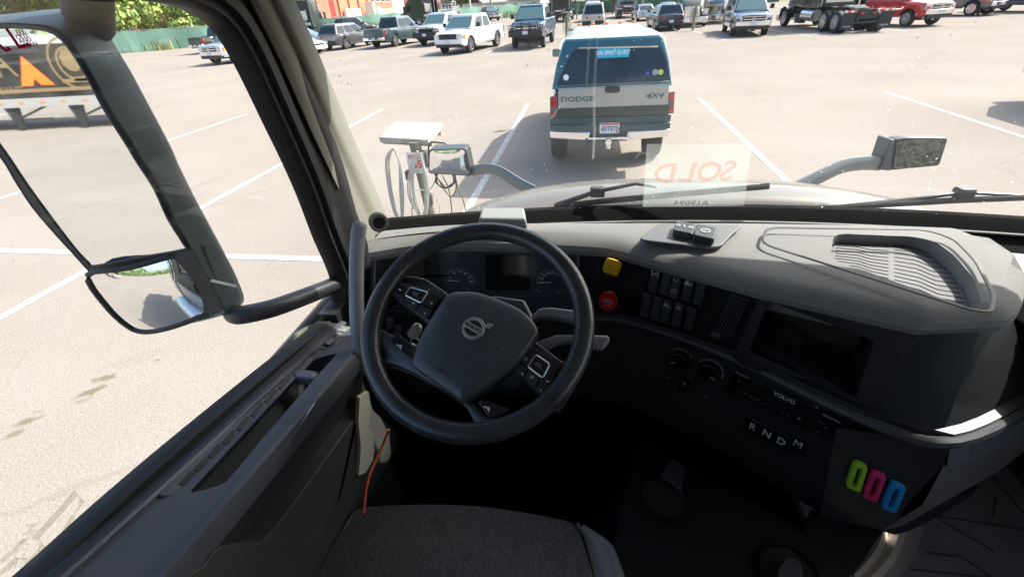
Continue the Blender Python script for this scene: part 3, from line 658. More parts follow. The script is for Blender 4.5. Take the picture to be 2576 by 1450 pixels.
# ---------------- road tractors
trm = mat('tractor_black', (.016, .018, .022), .3, .2, coat=.8); frm = mat('frame_black', (.03, .03, .03), .6); alu = mat('polished_alloy', (.7, .7, .7), .25, .9)
mudm = mat('mud_flap', (.03, .032, .035), .7); refm = mat('reflective_orange', (.75, .13, .04), .5); refw = mat('reflective_white', (.75, .75, .72), .5)
def tractor(label, loc, face, pm, group='road tractors parked in the lot', backm=None, rimmat=None):
    root = empty('road_tractor', label, 'road tractor', (0, 0, 0), 0, group)
    g = MB()
    for sx in (-1, 1): g.box((sx * .42, -1.0, .95), (.1, 6.6, .26))
    for y in (-4.1, -2.6, -1.2, 1.5): g.box((0, y, .95), (.8, .12, .2))
    g.box((0, -4.33, .8), (1.0, .08, .3)); g.build('frame', frm, root, local=True)
    # cab with sleeper and fairing
    g = MB(); rings = []
    for (y, w, zt) in ((-1.1, 1.2, 3.7), (-.2, 1.24, 3.8), (.6, 1.22, 3.65), (1.5, 1.1, 3.15), (2.15, .98, 2.62), (2.7, .94, 1.95)):
        rings.append(rpoly([V((-w, y, 1.15)), V((w, y, 1.15)), V((w * .97, y, zt)), V((-w * .97, y, zt))], [.05, .05, .25, .25], 4))
    g.loft(rings, 0, True, True, True); co = g.build('cab', pm, root, local=True)
    f = Fr((0, -1.11, 0), (1, 0, 0), (0, 0, 1), (0, -1, 0))
    MB().prism([f.p(*p) for p in ((-.85, 3.15), (.85, 3.15), (.7, 3.6), (-.7, 3.6))], (0, -.02, 0)).build('fairing_recess', frm, co, local=True)
    g = MB(); g.fbox(f, 0, 2.35, 0, 1.0, .8, .06); g.fbox(f, 0, 1.5, 0, 1.5, .25, .05); g.tube([f.p(-.55, 2.9, .1), f.p(-.5, 2.0, .25), f.p(-.1, 1.5, .3)], .04); g.tube([f.p(.5, 2.9, .1), f.p(.55, 2.1, .2), f.p(.2, 1.5, .3)], .03); g.fbox(f, .0, 1.9, .02, 1.15, .06, .1)
    g.build('rear_panel', backm or alu, co, local=True)
    for sx in (-1, 1):
        MB().prism([V((sx * 1.2, -1.1, 1.1)), V((sx * 1.2, -1.1, 3.6)), V((sx * 1.2, -1.65, 3.3)), V((sx * 1.2, -1.65, 1.2))], (sx * .03, 0, 0)).build('side_fairing', pm, root, local=True)
        MB().prism(rpoly([V((sx * 1.215, 1.5, 1.9)), V((sx * 1.23, .75, 1.9)), V((sx * 1.2, .75, 2.6)), V((sx * 1.14, 1.35, 2.6))], .08), (sx * .02, 0, 0)).build('side_window', cglass, root, local=True)
        g = MB(); g.cyl((sx * .95, -.9, .75), (0, 1, 0), .32, 1.5, 18); g.build('fuel_tank', alu, root, .02, local=True)
        g = MB(); g.box((sx * 1.02, .95, .55), (.35, .8, .5)); g.box((sx * 1.02, .95, 1.0), (.3, .8, .06)); g.build('step', frm, root, .02, local=True)
        g = MB(); g.box((sx * 1.42, 1.75, 2.2), (.18, .12, .7)); g.tube([(sx * 1.15, 1.7, 2.5), (sx * 1.4, 1.75, 2.45)], .02); g.build('side_mirror', frm, root, .03, local=True)
        MB().cyl((sx * 1.05, -1.25, 1.2), (0, 0, 1), .07, 2.4, 12).build('exhaust_stack', chrome, root, local=True)
    q = [V((-.9, 2.2, 2.0)), V((.9, 2.2, 2.0)), V((.85, 1.62, 2.95)), V((-.85, 1.62, 2.95))]
    MB().prism(pane([p + V((0, .42, .0)) for p in q], .02, .02, .08, .0, (0, 1, .6)), (0, .02, 0.01)).build('windshield', wglass, root, local=True)
    g = MB(); rings = []
    for (y, w, zt) in ((2.5, .95, 1.98), (3.2, .88, 1.85), (3.8, .8, 1.68), (4.1, .72, 1.4)):
        rings.append(rpoly([V((-w, y, .75)), V((w, y, .75)), V((w * .9, y, zt)), V((-w * .9, y, zt))], [.05, .05, .2, .2], 4))
    g.loft(rings, 0, True, True, True); g.build('hood', pm, root, local=True)
    MB().box((0, 4.13, 1.05), (1.1, .06, .65)).build('grille', chrome, root, .02, local=True)
    MB().box((0, 4.15, .5), (2.35, .35, .4)).build('bumper', chrome, root, .06, local=True)
    for sx in (-1, 1):
        MB().box((sx * .95, 4.0, .95), (.35, .2, .25)).build('headlight', headl, root, .04, local=True)
        g = MB(); rg = []
        for k in range(9):
            a = math.pi * k / 8; rg.append([V((sx * .8, 3.15 + .66 * math.cos(a), .52 + .66 * math.sin(a))), V((sx * 1.22, 3.15 + .66 * math.cos(a), .52 + .66 * math.sin(a)))])
        g.loft(rg, 0, False); g.build('fender', pm, root, local=True)
        wheel(root, (sx * 1.02, 3.15, .52), .52, .28, sx, rim=rimmat or alu)
        for y in (-2.35, -3.65):
            wheel(root, (sx * 1.08, y, .52), .52, .27, sx, rim=rimmat or alu)
            w2 = MB(); pr = [(.32, -.13), (.47, -.13), (.515, -.08), (.52, 0), (.515, .08), (.47, .13), (.32, .13)]
            w2.loft([[V((sx * .76 + p[1], y + p[0] * math.cos(2 * math.pi * k / 24), .52 + p[0] * math.sin(2 * math.pi * k / 24))) for p in pr] for k in range(24)], 0, True, loop=True); w2.build('wheel', tyre, root, local=True)
        g = MB(); g.box((sx * .92, -4.42, .58), (.62, .03, .78), 0)
        for k in range(4): g.box((sx * (.68 + k * .155), -4.44, 1.02), (.15, .03, .1), 1 + k % 2)
        f2 = Fr((0, -4.437, 0), (1, 0, 0), (0, 0, 1), (0, -1, 0)); g.text('VOLVO', f2, sx * .92, .33, .12, mi=2)
        g.build('mud_flap', [mudm, refm, refw], root, local=True)
    g = MB(); g.cyl((0, -2.9, 1.18), (0, 0, 1), .5, .06, 24); g.box((0, -3.4, 1.14), (.7, .5, .05)); g.build('fifth_wheel', alu, root, local=True)
    MB().box((0, -4.36, .5), (1.1, .06, .12)).build('tail_bar', frm, root, local=True)
    for sx in (-1, 1): MB().box((sx * .3, -4.40, .92), (.14, .04, .12)).build('tail_light', redl, root, local=True)
    root.location = (loc[0], loc[1], 0); root.rotation_euler = (0, 0, R(-face)); return root
tractor('black tractor with pale back panel beside the windshield pillar', (-31.3, 54.6), -8, trm)
tractor('black tractor with tall fairing parked behind the dark blue pickup', place(-18.3, 62.3, -58, 0, -3.0), -58, trm)
tractor('black tractor seen from behind left of the tan vehicle', (-3.3, 64.6), 4, trm, backm=trm)
tractor('black tractor with a grey back wall parked at the far end', (4.5, 66.0), 1, mat('tractor_grey', (.3, .31, .31), .4, coat=.5), backm=frm)
tractor('long black tractor with bare rear axles and mud flaps left of the red pickup', place(13.4, 30.6, -3, -1.08, -3.65), -3, trm)
tractor('dark blue tractor facing the lot behind the cord post', (11.6, 47.5), 205, paintm('deep_blue', (.02, .05, .10)))
tractor('green tractor partly hidden between the crossover and the capped pickup', (8.4, 45.2), 190, mat('tractor_olive', (.06, .06, .04), .4, coat=.4))
# ---------------- wooden cord posts
wood = mat('weathered_wood', (.25, .23, .165), .9, var=.35, vscale=6, bump=.6, bscale=40, stretch=(1, 1, .2)); woodt = mat('weathered_board', (.42, .40, .345), .9, var=.25, vscale=9, bump=.7, bscale=30, stretch=(5, .6, 5), detail=6)
woodd = mat('board_end_dark', (.05, .05, .05), .9)
def cordpost(label, loc, h=1.35, lean=0., top=True, seed=1, group='cord posts between the stalls'):
    r_ = random.Random(seed); root = empty('cord_post', label, 'post', loc, 0, group); b = V(loc)
    t = b + V((lean, 0, h)); MB().tube([b, t], .085, 8).build('post', wood, root)
    g = MB(); g.box(t + V((0, 0, -.28)), (.22, .14, .34)); g.build('outlet_box', mat('outlet_grey', (.55, .55, .5), .6), root, .02)
    c = MB()
    for k in range(9):
        a = t + V((r_.uniform(-.12, .12), r_.uniform(-.12, -.06), -.12)); d = r_.uniform(.6, 1.05); w = r_.uniform(.10, .28); sx = r_.choice((-1, 1))
        c.tube(catmull([a, a + V((sx * w * .8, -.03, -d * .35)), a + V((sx * w, -.05, -d * .8)), a + V((sx * w * .4, -.05, -d)), a + V((-.02, -.04, -d * .6)), a + V((.03, 0, 0))], 5, False), .012, 5)
    tag(c.build('cord_bundle', mat('cord_beige', (.33, .31, .21), .7)), 'tangled power cords hanging on the ' + label, 'power cords', 'cords hanging on the posts')
    return root
cordpost('leaning wooden post in front of the grey crossover', (-23.0, 31.1, 0) if False else tuple(px(932, 198)), 1.5, -.12, seed=2)
cordpost('wooden post left of the tan sport utility vehicle', tuple(px(2213, 150)), 1.45, seed=3)
cordpost('wooden post in front of the dark blue tractor', tuple(px(2706, 120)), 1.5, seed=4)
cordpost('wooden post near the top right corner', tuple(px(3818, 58)), 1.6, .1, seed=5)
cordpost('far pale post left of the white pickup cab', tuple(px(2253, 77)), 2.0, seed=6)
cordpost('far pale post right of the grey backed tractor', tuple(px(2507, 62)), 1.9, seed=7)
# =====================================================================================
# the teal and silver pickup parked nose-out right ahead
TX, TY = .395, 7.95
teal = mat('paint_teal', (.006, .085, .115), .25, .2, coat=1., var=.06, vscale=2); silv = mat('paint_champagne', (.40, .39, .37), .4, .3, coat=.6)
tealL = mat('pinstripe_blue', (.10, .35, .50), .4); darkt = mat('louver_dark', (.035, .05, .05), .4, .2, bump=.2); capglass = mat('cap_glass', (.012, .03, .045), .12, spec=.35, var=.3, vscale=3)
ram = empty('pickup_truck', 'teal and silver pickup with a bed cap and blue window sticker parked right ahead', 'pickup truck', (TX, TY + 2.95, 0), 0, PG)
g = MB(); pr = [(-2.95, 1.17), (-2.8, 1.19), (.5, 1.19), (1.75, 1.2), (1.9, 1.19), (2.7, 1.1), (2.88, .98), (2.95, .8)]
bodyloft(g, 5.9, 2.02, pr, (-1.75, 2.0), .40, .44, None, taper=.06)
for q in g.v: q.x += TX; q.y += TY + 2.95
g.build('body', [teal, dkpl], ram)
def ram_cab():
    h = empty('tmp', 'x', 'x'); o = cabin(h, 1.82 - 2.95 + .05, 1.8, 2.0 - 2.95, 1.0, .92, .74, 1.18, 1.90, teal, ((.08, .42), (.46, .86)), rear=False, th=.09)
    for c in list(h.children):
        for q in c.data.vertices: q.co.x += TX; q.co.y += TY + 2.95
        c.parent = ram; c.matrix_parent_inverse = ram.matrix_basis.inverted()
    bpy.data.objects.remove(h)
ram_cab()
fr = Fr((TX, TY, 0), (1, 0, 0), (0, 0, 1), (0, -1, 0))
# bed cap: rear wall leans forward
cn = V((0, -1, .26)).normalized(); cf = Fr((TX, TY + .02, 1.19), (1, 0, 0), (0, 0, 1), cn)
q = [cf.at(*p) for p in ((1396, 215), (1693, 200), (1668, 100), (1436, 107))]
xl, xr = TX - .98, TX + .98
B = [V((xl + .02, TY + .03, 1.185)), V((xr - .02, TY + .03, 1.185)), V((xr - .02, TY + 1.95, 1.185)), V((xl + .02, TY + 1.95, 1.185))]
tz = 1.84; ty = TY + .03 + (tz - 1.185) * .26
T1 = [V((TX - .80, ty, tz)), V((TX + .80, ty, tz)), V((TX + .80, TY + 1.95, tz)), V((TX - .80, TY + 1.95, tz))]
g = MB()
def ins(r_, z, f): c = sum(r_, V()) / len(r_); return [V((c.x + (p.x - c.x) * f, c.y + (p.y - c.y) * f, z)) for p in r_]
r0, r1 = rpoly(B, .06, 4), rpoly(T1, .12, 4)
g.loft([r0, [a.lerp(b, .5) + (a.lerp(b, .5) - V((TX, a.y, a.z))).normalized() * .02 for a, b in zip(r0, r1)], r1, ins(r1, tz + .045, .95), ins(r1, tz + .07, .85), ins(r1, tz + .082, .5)], 0, True, False, True)
cap_o = g.build('bed_cap', teal, ram, ang=50)
P = rpoly([cf.at(*p, .012) for p in ((1405, 213), (1683, 203), (1662, 117), (1446, 122))], [.03, .03, .16, .16], 5)
c0 = sum(P, V()) / len(P)
g = MB(); g.prism([c0 + (p - c0) * 1.035 for p in P], cn * .008); g.build('window_seal', dkpl, cap_o)
wo = MB().prism([p + cn * .004 for p in P], cn * .008).build('rear_window', capglass, ram)
g = MB(); g.bar(cf.at(1455, 121, .03), cf.at(1655, 117, .03), .02, .02); g.build('window_hinge', chrome, wo)
# stickers on the cap glass
sf = Fr(cf.at(1543, 132, .026), (1, 0, -.002), (0, 0, 1), cn)
sticker_b = mat('sticker_cyan', (.02, .42, .60), .4); sticker_w = mat('sticker_white', (.8, .8, .8), .5)
g = MB(); a0, b0 = sf.ab(sf.at(1503, 133)); a1, _ = sf.ab(sf.at(1583, 131)); g.fbox(sf, (a0 + a1) / 2, 0, 0, a1 - a0, .15, .003, 0)
g.text('ON SPIRIT QUEST', sf, (a0 + a1) / 2, -.005, .085, c=.0045, mi=1, sx=.78, bold=True); g.text('o', sf, (a0 + a1) / 2 + .03, .052, .05, c=.0045, mi=1)
g.build('window_sticker', [sticker_b, sticker_w], wo)
for (u, v, r_, cc, nm) in ((1424, 195, .045, (.8, .8, .8), 'oval'), (1648, 182, .045, (.35, .37, .36), 'round'), (1662, 181.5, .042, (.55, .65, .15), 'round')):
    g = MB(); g.cyl(cf.at(u, v, .022), cn, r_, .004, 18); g.build('window_sticker', mat('sticker_%d' % int(u), cc, .5), wo)
g = MB(); g.prism([cf.at(1623, 188, .022), cf.at(1636, 187, .022), cf.at(1629, 178, .022)], cn * .003); g.build('window_sticker', mat('sticker_violet', (.10, .09, .6), .5), wo)
g = MB(); g.fbox(Fr(cf.at(1629, 189.5, .022), (1, 0, 0), (0, 0, 1), cn), 0, 0, 0, .2, .012, .002); g.build('window_sticker', sticker_w, wo)
g = MB(); g.cyl(cf.at(1540, 198, .02), cn, .035, .03, 14); g.build('window_lock', dkpl, wo)
# tailgate
def fq(pts, c=0): return [fr.at(u, v, c) for u, v in pts]
tgo = MB().prism(fq(((1405, 215), (1684, 203), (1681, 283), (1403, 295)), .0), (0, -.03, 0)).build('tailgate', silv, ram, .012)
MB().prism(fq(((1405, 216), (1684, 204), (1684, 210), (1405, 222)), .0315), (0, -.003, 0)).build('teal_band', teal, tgo)
MB().prism(fq(((1405, 224), (1684, 212), (1684, 213.5), (1405, 225.5)), .0315), (0, -.003, 0)).build('pinstripe', tealL, tgo)
g = MB(); g.prism(fq(((1403, 273), (1681, 263), (1680, 285), (1403, 296)), .0315), (0, -.004, 0))
for k in range(5):
    v = 277 + k * 3.6; a, b = fr.at(1404, v, .037), fr.at(1680, v - 10, .037); g.bar(a, b, .014, .018)
g.build('louver_panel', darkt, tgo)
g = MB(); c = fr.at(1540.5, 225, .03); hf = Fr(c, (1, 0, 0), (0, 0, 1), (0, -1, 0)); g.prism(rpoly([hf.p(-.12, -.05), hf.p(.12, -.05), hf.p(.12, .05), hf.p(-.12, .05)], .045), (0, -.012, 0)); g.fbox(hf, 0, .01, .012, .16, .035, .012); g.build('handle', dkpl, tgo, .004)
lt = mat('letter_green', (.03, .10, .09), .4)
tf = Fr(fr.at(1452, 250, .031), (1, 0, 0), (0, 0, 1), (0, -1, 0)); MB().text('DODGE', tf, 0, 0, .105, c=.003, ext=.002, sx=1.45, bold=True).build('lettering', lt, tgo)
tf = Fr(fr.at(1645, 241, .031), (1, 0, 0), (0, 0, 1), (0, -1, 0)); MB().text('4X4', tf, 0, 0, .105, c=.003, ext=.002, sx=1.5, bold=True, shear=.35).build('lettering', lt, tgo)
for P1, P2 in ((((1384, 243), (1402, 241), (1401, 308), (1384, 300)), (((1385.5, 245), (1400, 244), (1399, 270), (1385.5, 268)), ((1385.5, 281), (1396, 281), (1396, 291), (1385.5, 289)))), (((1684, 232), (1697, 229), (1694, 284), (1682, 285)), (((1685, 234), (1696, 231), (1695, 258), (1684, 258)), ((1684, 269), (1694.5, 268), (1693.5, 281), (1683, 282))))):
    o = MB().prism(fq(P1, .0), (0, -.035, 0)).build('tail_light', mat('lens_dark', (.12, .10, .10), .3), ram, .006)
    for P in P2: MB().prism(fq(P, .0365), (0, -.006, 0)).build('lens', redl, o, .004)
zt_ = fr.at(1540, 291).z; zm_ = at(1540, 331, y=TY - .14).z; zl_ = at(1540, 352, y=TY - .14).z
g = MB(); g.loft([[V((TX + s_ * .985, TY - .02 - .13 * d_ * (1 - .5 * abs(s_) ** 6), z_)) for (d_, z_) in ((0, zt_), (.35, zt_ - .01), (.45, zt_ - .10), (1, zt_ - .115), (1, zm_ + .0), (0, zm_))] for s_ in [k / 10 for k in range(-10, 11)]], 0, True, True, True); g.build('bumper_pad', mat('teal_plastic', (.010, .045, .055), .35, .1, coat=.4), ram, .006)
g = MB()
for s_ in (-1, 1):
    P = [(.30, zm_ + .0), (.985, zm_ + .02), (.985, zl_ + .03), (.40, zl_), (.33, zl_ + .04)]
    g.loft([[V((TX + s_ * x_, TY + .05, z_)) for x_, z_ in P], [V((TX + s_ * x_, TY - .165 + (.06 if x_ > .8 else 0), z_)) for x_, z_ in P]], 0, True, True, True)
g.box((TX, TY - .15, zl_ + .03), (.7, .04, .05)); g.build('bumper', chrome, ram, .018, 3)
g = MB(); g.box((TX, TY - .02, .48), (.62, .1, .24)); g.build('plate_recess', darkt, ram)
pf = Fr(fr.at(1533, 322, .16), (1, 0, 0), (0, 0, 1), (0, -1, 0)); g = MB(); g.prism(rpoly([pf.p(-.16, -.085), pf.p(.16, -.085), pf.p(.16, .085), pf.p(-.16, .085)], .02), (0, -.006, 0), 0)
g.fbox(pf, 0, .066, .007, .3, .03, .001, 1); g.text('30TRTN', pf, .028, -.012, .115, c=.0085, mi=2, sx=.72, bold=True); g.cyl(pf.p(-.115, -.015, .006), (0, -1, 0), .028, .002, 14, 3); g.fbox(pf, .125, -.055, .007, .03, .04, .001, 1)
g.build('number_plate', [platem, mat('plate_red', (.6, .08, .06), .5), mat('plate_ink', (.03, .06, .15), .5), mat('plate_seal', (.25, .35, .15), .5)], ram)
g = MB(); g.box((TX, TY - .12, .36), (.06, .22, .06)); g.box((TX, TY - .22, .34), (.07, .05, .12)); g.sphere((TX, TY - .26, .30), .03); g.cyl((TX, TY - .21, .38), (0, -1, 0), .05, .02, 16); g.build('tow_hitch', chrome, ram)
g = MB(); c = at(1400, 133, y=TY + 4.35); g.box(c, (.2, .09, .17)); g.build('side_mirror', dkpl, ram, .035, 3)
MB().box(c + V((0, -.047, 0)), (.17, .006, .14)).build('mirror_glass', mat('mirror_dull', (.30, .36, .33), .3, .3), ram.children[-1] if False else [k for k in ram.children if k.name.startswith('side_mirror')][0])
g = MB(); g.bar(c, V((TX - .9, TY + 4.45, c.z - .1)), .04, .04); c2 = V((2 * TX - c.x, c.y, c.z)); g.bar(c2, V((TX + .9, TY + 4.45, c.z - .1)), .04, .04); g.build('mirror_arm', dkpl, ram)
MB().box(c2, (.2, .09, .17)).build('side_mirror', dkpl, ram, .035, 3)
for k in range(5): MB().box((TX - .6 + k * .3, TY + 3.85, 1.915), (.09, .07, .045)).build('roof_marker', mat('marker_amber', (.85, .25, .08), .4), ram, .015)
g = MB(); g.box((TX, TY + .9, .52), (1.3, 1.6, .14)); g.box((TX - .3, TY + .5, .38), (.12, 1.2, .1)); g.cyl((TX - .5, TY + 1.2, .40), (1, 0, 0), .07, 1.1, 10); g.build('axle', frm, ram)
# the lifted body: everything so far is brought nearer along the sight lines, then set on its tall tyres
for o in list(ram.children) + [c for k in ram.children for c in k.children]:
    for q in o.data.vertices: q.co = O + (q.co - O) * .9
pale = mat('roof_sky_sheen', (.50, .56, .57), .35, .1, coat=.6)  # sky reflection on the roofs, put into the colour of their upward faces
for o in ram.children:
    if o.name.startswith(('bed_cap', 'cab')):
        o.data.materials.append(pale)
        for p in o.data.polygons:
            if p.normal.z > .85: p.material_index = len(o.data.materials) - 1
for sx in (-1, 1):
    for y in (1.10, 4.45): wheel(ram, (TX * .9 + sx * .80, TY * .9 + y, .40), .40, .27, sx, local=False)
# =====================================================================================
# numbered cord post close to the hood
YP = 5.5
pb = V((-2.06, YP, 0)); post = empty('cord_post', 'near wooden cord post with a board top and the red number 65', 'post', pb, 0, 'cord posts between the stalls')
tz_ = at(1035, 350, y=YP).z
MB().tube([pb, V((-2.13, YP, tz_ - .03))], .075, 10).build('post', wood, post)
tp = Fr((-2.13, YP, tz_), (1, .05, 0), (0, 1, 0), (0, -.16, 1)); brd = MB()
TL, TR, BR, BL = [at(*p, pl=(tp.o, tp.n)) for p in ((993, 306), (1115, 308), (1077, 352), (952, 345))]
for k in range(2):
    a, b = BL.lerp(BR, k * .5 + .005), BL.lerp(BR, k * .5 + .493); c_, d_ = TL.lerp(TR, k * .5 + .493), TL.lerp(TR, k * .5 + .005)
    brd.prism([a, b, c_, d_], tp.n * -.07)
brd.build('board_top', woodt, post, .006)
g = MB(); g.bar(BL.lerp(TL, .2) - tp.n * .085, BR.lerp(TR, .2) - tp.n * .085, .06, .075); g.bar(BL.lerp(TL, .8) - tp.n * .085, BR.lerp(TR, .8) - tp.n * .085, .06, .075); g.build('cross_beam', wood, post)
sg = Fr(at(1047, 410, y=YP - .1), (1, 0, 0), (0, 0, 1), (0, -1, 0)); g = MB(); g.fbox(sg, 0, 0, 0, .23, .27, .004); g.text('POST', sg, 0, .075, .075, c=.0055, mi=1, bold=True); g.text('65', sg, .01, -.02, .14, c=.0055, mi=1, bold=True); g.text('- 1', sg, 0, -.105, .05, c=.0055, mi=2)
g.build('number_sign', [mat('sign_white', (.72, .72, .70), .6), mat('sign_red', (.65, .04, .03), .6), mat('sign_black', (.03, .03, .03), .6)], post)
g = MB(); g.box(at(1067, 400, y=YP - .05), (.12, .1, .2)); g.box(at(1030, 440, y=YP - .05), (.09, .09, .12)); g.box(at(1082, 500, y=YP - .05), (.07, .06, .16)); g.build('outlet_box', mat('outlet_dark', (.10, .09, .08), .6), post, .008)
cw = mat('cord_white', (.50, .49, .45), .6); cb = mat('cord_black', (.03, .03, .025), .5); co_ = mat('cord_olive', (.15, .14, .06), .6)
def cord(label, sets, m_, r=.009, nm='power_cord', grp='power cords hung on the near post'):
    g = MB()
    for i, pts in enumerate(sets): g.tube(catmull([at(u, v, y=YP - .14 - .03 * (i % 3) - dy) for u, v, dy in [(p + (0,))[:3] for p in pts]], 6, False), r, 6)
    return tag(g.build(nm, m_), label, 'power cord', grp)
rr_ = random.Random(11); S1 = []
for k in range(7):
    j = rr_.uniform(-5, 5); w = rr_.uniform(8, 26); S1.append([(990 + j * .3, 372), (978 - w * .15 + j, 400), (980 + j, 470), (992 + j + w * .3, 540 + j), (1002 + w * .5, 548), (1004 + w * .4 + j, 480), (1000 + w * .25, 410), (992, 374)])
cord('white looped power cords hanging on the left hook of the near post', S1, cw)
S2 = []
for k in range(6):
    j = rr_.uniform(-5, 5); w = rr_.uniform(0, 20); S2.append([(1050 + j * .4, 380), (1040 - w * .6, 440), (1044 - w + j, 500), (1060 + j, 548), (1072 + j, 520), (1068 + w * .4, 450), (1056, 385)])
S2.append([(1030, 440), (1040, 470), (1062, 478), (1085, 472), (1098, 440), (1096, 415)]); S2.append([(1040, 505), (1036, 530), (1038, 552)]); S2.append([(1098, 500), (1106, 520), (1108, 550)])
cord('white cords draped down the front of the near post', S2, cw)
S3 = [[(1120 + 24 * math.cos(a) + rr_.uniform(-2, 2), 448 + 24 * math.sin(a) + rr_.uniform(-2, 2)) for a in [q * .6 for q in range(22)]], [(1112, 360), (1085, 358), (1078, 372), (1080, 400), (1095, 440), (1120, 470)], [(1112, 358), (1126, 366), (1135, 392), (1142, 430), (1150, 470)]]
cord('black cord coiled on the right side of the near post', S3, cb, .011)
cord('olive cord trailing from the right side of the near post', [[(1138, 440), (1150, 470), (1164, 500), (1176, 545)], [(1105, 455), (1120, 480), (1135, 495), (1146, 480), (1148, 455)], [(1112, 440), (1130, 480), (1138, 545)]], co_, .009)
# =====================================================================================
# box trailer behind on the left, seen in the flat mirror
MN = V((.05, -1, .033)).normalized(); MP = V((-.8, .68, EYE - .3))
def refl(u, v, y=-17.55):
    r = ray(u, v); p = O + r * ((MP - O).dot(MN) / r.dot(MN)); q = r - 2 * r.dot(MN) * MN
    return p + q * ((y - p.y) / q.y)
TYR = -17.55
zb, zt = 1.1, refl(150, 106).z; print('trailer top', zt, [round(refl(*p).x, 2) for p in ((0, 262), (245, 250), (0, 200), (200, 190), (30, 180), (135, 210))])
tr = empty('box_trailer', 'black box trailer with an orange letter on its side shown in the driver side mirror', 'trailer', (-25, TYR - 1.3, 0))
wrap = mat('trailer_wrap_black', (.012, .012, .011), .6, var=.5, vscale=.9, vcol=(.05, .045, .035)); gold = mat('wrap_gold', (.24, .175, .09), .7); orng = mat('wrap_orange', (.95, .22, .03), .5)
MB().box((-25, TYR - 1.3, (zb + .2 + zt) / 2), (15, 2.6, zt - zb - .2)).build('box', wrap, tr)
g = MB(); g.box((-25, TYR - 1.3, zb), (15.1, 2.64, .34)); 
rl = g.build('bottom_rail', mat('rail_grey', (.34, .34, .33), .5), tr)
g = MB()
for k in range(16): g.box((-32 + k * .95, TYR + .025, zb), (.22, .02, .06))
g.build('marker_lamp', amb, rl)
MB().box((-25, TYR - 1.3, zt + .12), (15.1, 2.64, .3)).build('top_rail', mat('rail_pale', (.55, .58, .6), .5), tr)
tf = Fr((-25, TYR, 0), (-1, 0, 0), (0, 0, 1), (0, 1, 0))
def tq(pts): return [refl(u, v) + V((0, .012, 0)) for u, v in pts]
MB().prism(tq(((54, 141), (139, 213), (107, 214), (87, 197), (86, 216), (57, 217))), (0, .01, 0)).build('orange_letter', orng, tr)
a = refl(5, 178); g = MB(); tfw = Fr((a.x, TYR + .01, a.z), (-1, 0, 0), (0, 0, 1), (0, 1, 0)); g.text('ASH', tfw, .55, .25, 1.6, c=.01, sx=.8, shear=.3); g.text('TRANSPORT', tfw, .5, -.75, .42, c=.01, sx=.9); g.build('lettering', gold, tr)
a = refl(182, 160); g = MB(); 
for r_ in (.95, .62): g.ring((a.x, TYR + .012, a.z), (0, 1, 0), r_ - .09, r_, .01, 30, 0, 20, 330)
g.cyl((a.x, TYR + .012, a.z + .12), (0, 1, 0), .42, .01, 9); g.box((a.x + .15, TYR + .02, a.z - .55), (.7, .01, .16)); g.box((a.x, TYR + .02, refl(200, 202).z), (1.5, .01, .14)); g.box((-25, TYR + .018, refl(100, 227).z), (15, .01, .13)); g.build('round_crest', gold, tr)
for x in (-19.4, -22.3, -25.6):
    g = MB(); g.prism([V((x - .35, TYR - .1, zb)), V((x + .35, TYR - .1, zb)), V((x + .08, TYR - .1, .05)), V((x - .08, TYR - .1, .05))], (0, -.12, 0)); g.bar((x, TYR - .16, .45), (x + 1.6, TYR - .16, .95), .07, .07); g.bar((x, TYR - .16, .45), (x + 1.6, TYR - .16, .45), .06, .06); g.build('support_leg', frm, tr)
for x in (-30.2, -31.4):
    for y in (-.25, -2.3): 
        g = MB(); g.cyl((x, TYR + y, .5), (0, 1, 0), .5, .26 if y > -1 else -.26, 22); g.build('wheel', tyre, tr)
# far wood and a lit shed behind the camera, met only as reflections
g = MB(); r_ = random.Random(77)
for k in range(5200):
    a = r_.uniform(-160, 60); y = -85 - r_.uniform(0, 10); z = r_.uniform(0, 1) ** .8 * (7 + 3 * math.sin(a * .13) + 2 * math.sin(a * .41)); c = V((a, y, z)); e1 = V((r_.gauss(0, 1), r_.gauss(0, .4), r_.gauss(0, 1))).normalized() * r_.uniform(.5, 1.2); e2 = V((r_.gauss(0, 1), r_.gauss(0, .4), r_.gauss(0, 1))).normalized() * r_.uniform(.4, .9)
    g.add([c - e1, c - e2, c + e1, c + e2], [(0, 1, 2, 3)], r_.randrange(3))
tag(g.build('far_wood', leafm), kind='stuff')
# =====================================================================================
# the truck we sit in: one thing with its parts
XC = .395
truck = empty('semi_truck', 'semi truck cab around the camera with black dashboard, steering wheel, door and champagne hood', 'semi truck', (XC, -.5, 0))
blk = mat('plastic_black', (.019, .019, .021), .40, bump=.22, bscale=420, spec=.45)
blks = mat('plastic_black_satin', (.028, .028, .033), .38, bump=.1, bscale=500, spec=.5)
gloss = mat('piano_black', (.008, .008, .009), .12, coat=.4)
rub = mat('rubber_seal', (.012, .011, .012), .55, bump=.15, bscale=150)
padm = mat('dash_top_grey', (.21, .205, .195), .7, spec=.15, bump=.35, bscale=380, var=.08, vscale=300)
trimg = mat('pillar_trim_grey', (.175, .17, .14), .7, bump=.45, bscale=330)
doorm = mat('door_panel_slate', (.085, .088, .100), .5, bump=.25, bscale=400, var=.10, vscale=5)
doord = mat('door_lower_black', (.028, .028, .027), .6, bump=.25, bscale=380)
beige = mat('lower_trim_beige', (.42, .38, .30), .7, bump=.2, bscale=300)
icon = mat('icon_white', (.62, .62, .62), .5); icong = mat('icon_grey', (.20, .20, .21), .5); satin = mat('satin_silver', (.55, .55, .56), .3, .8)
body_p = mat('paint_champagne_metal', (.14, .122, .10), .5, .0, coat=.5, spec=.2)
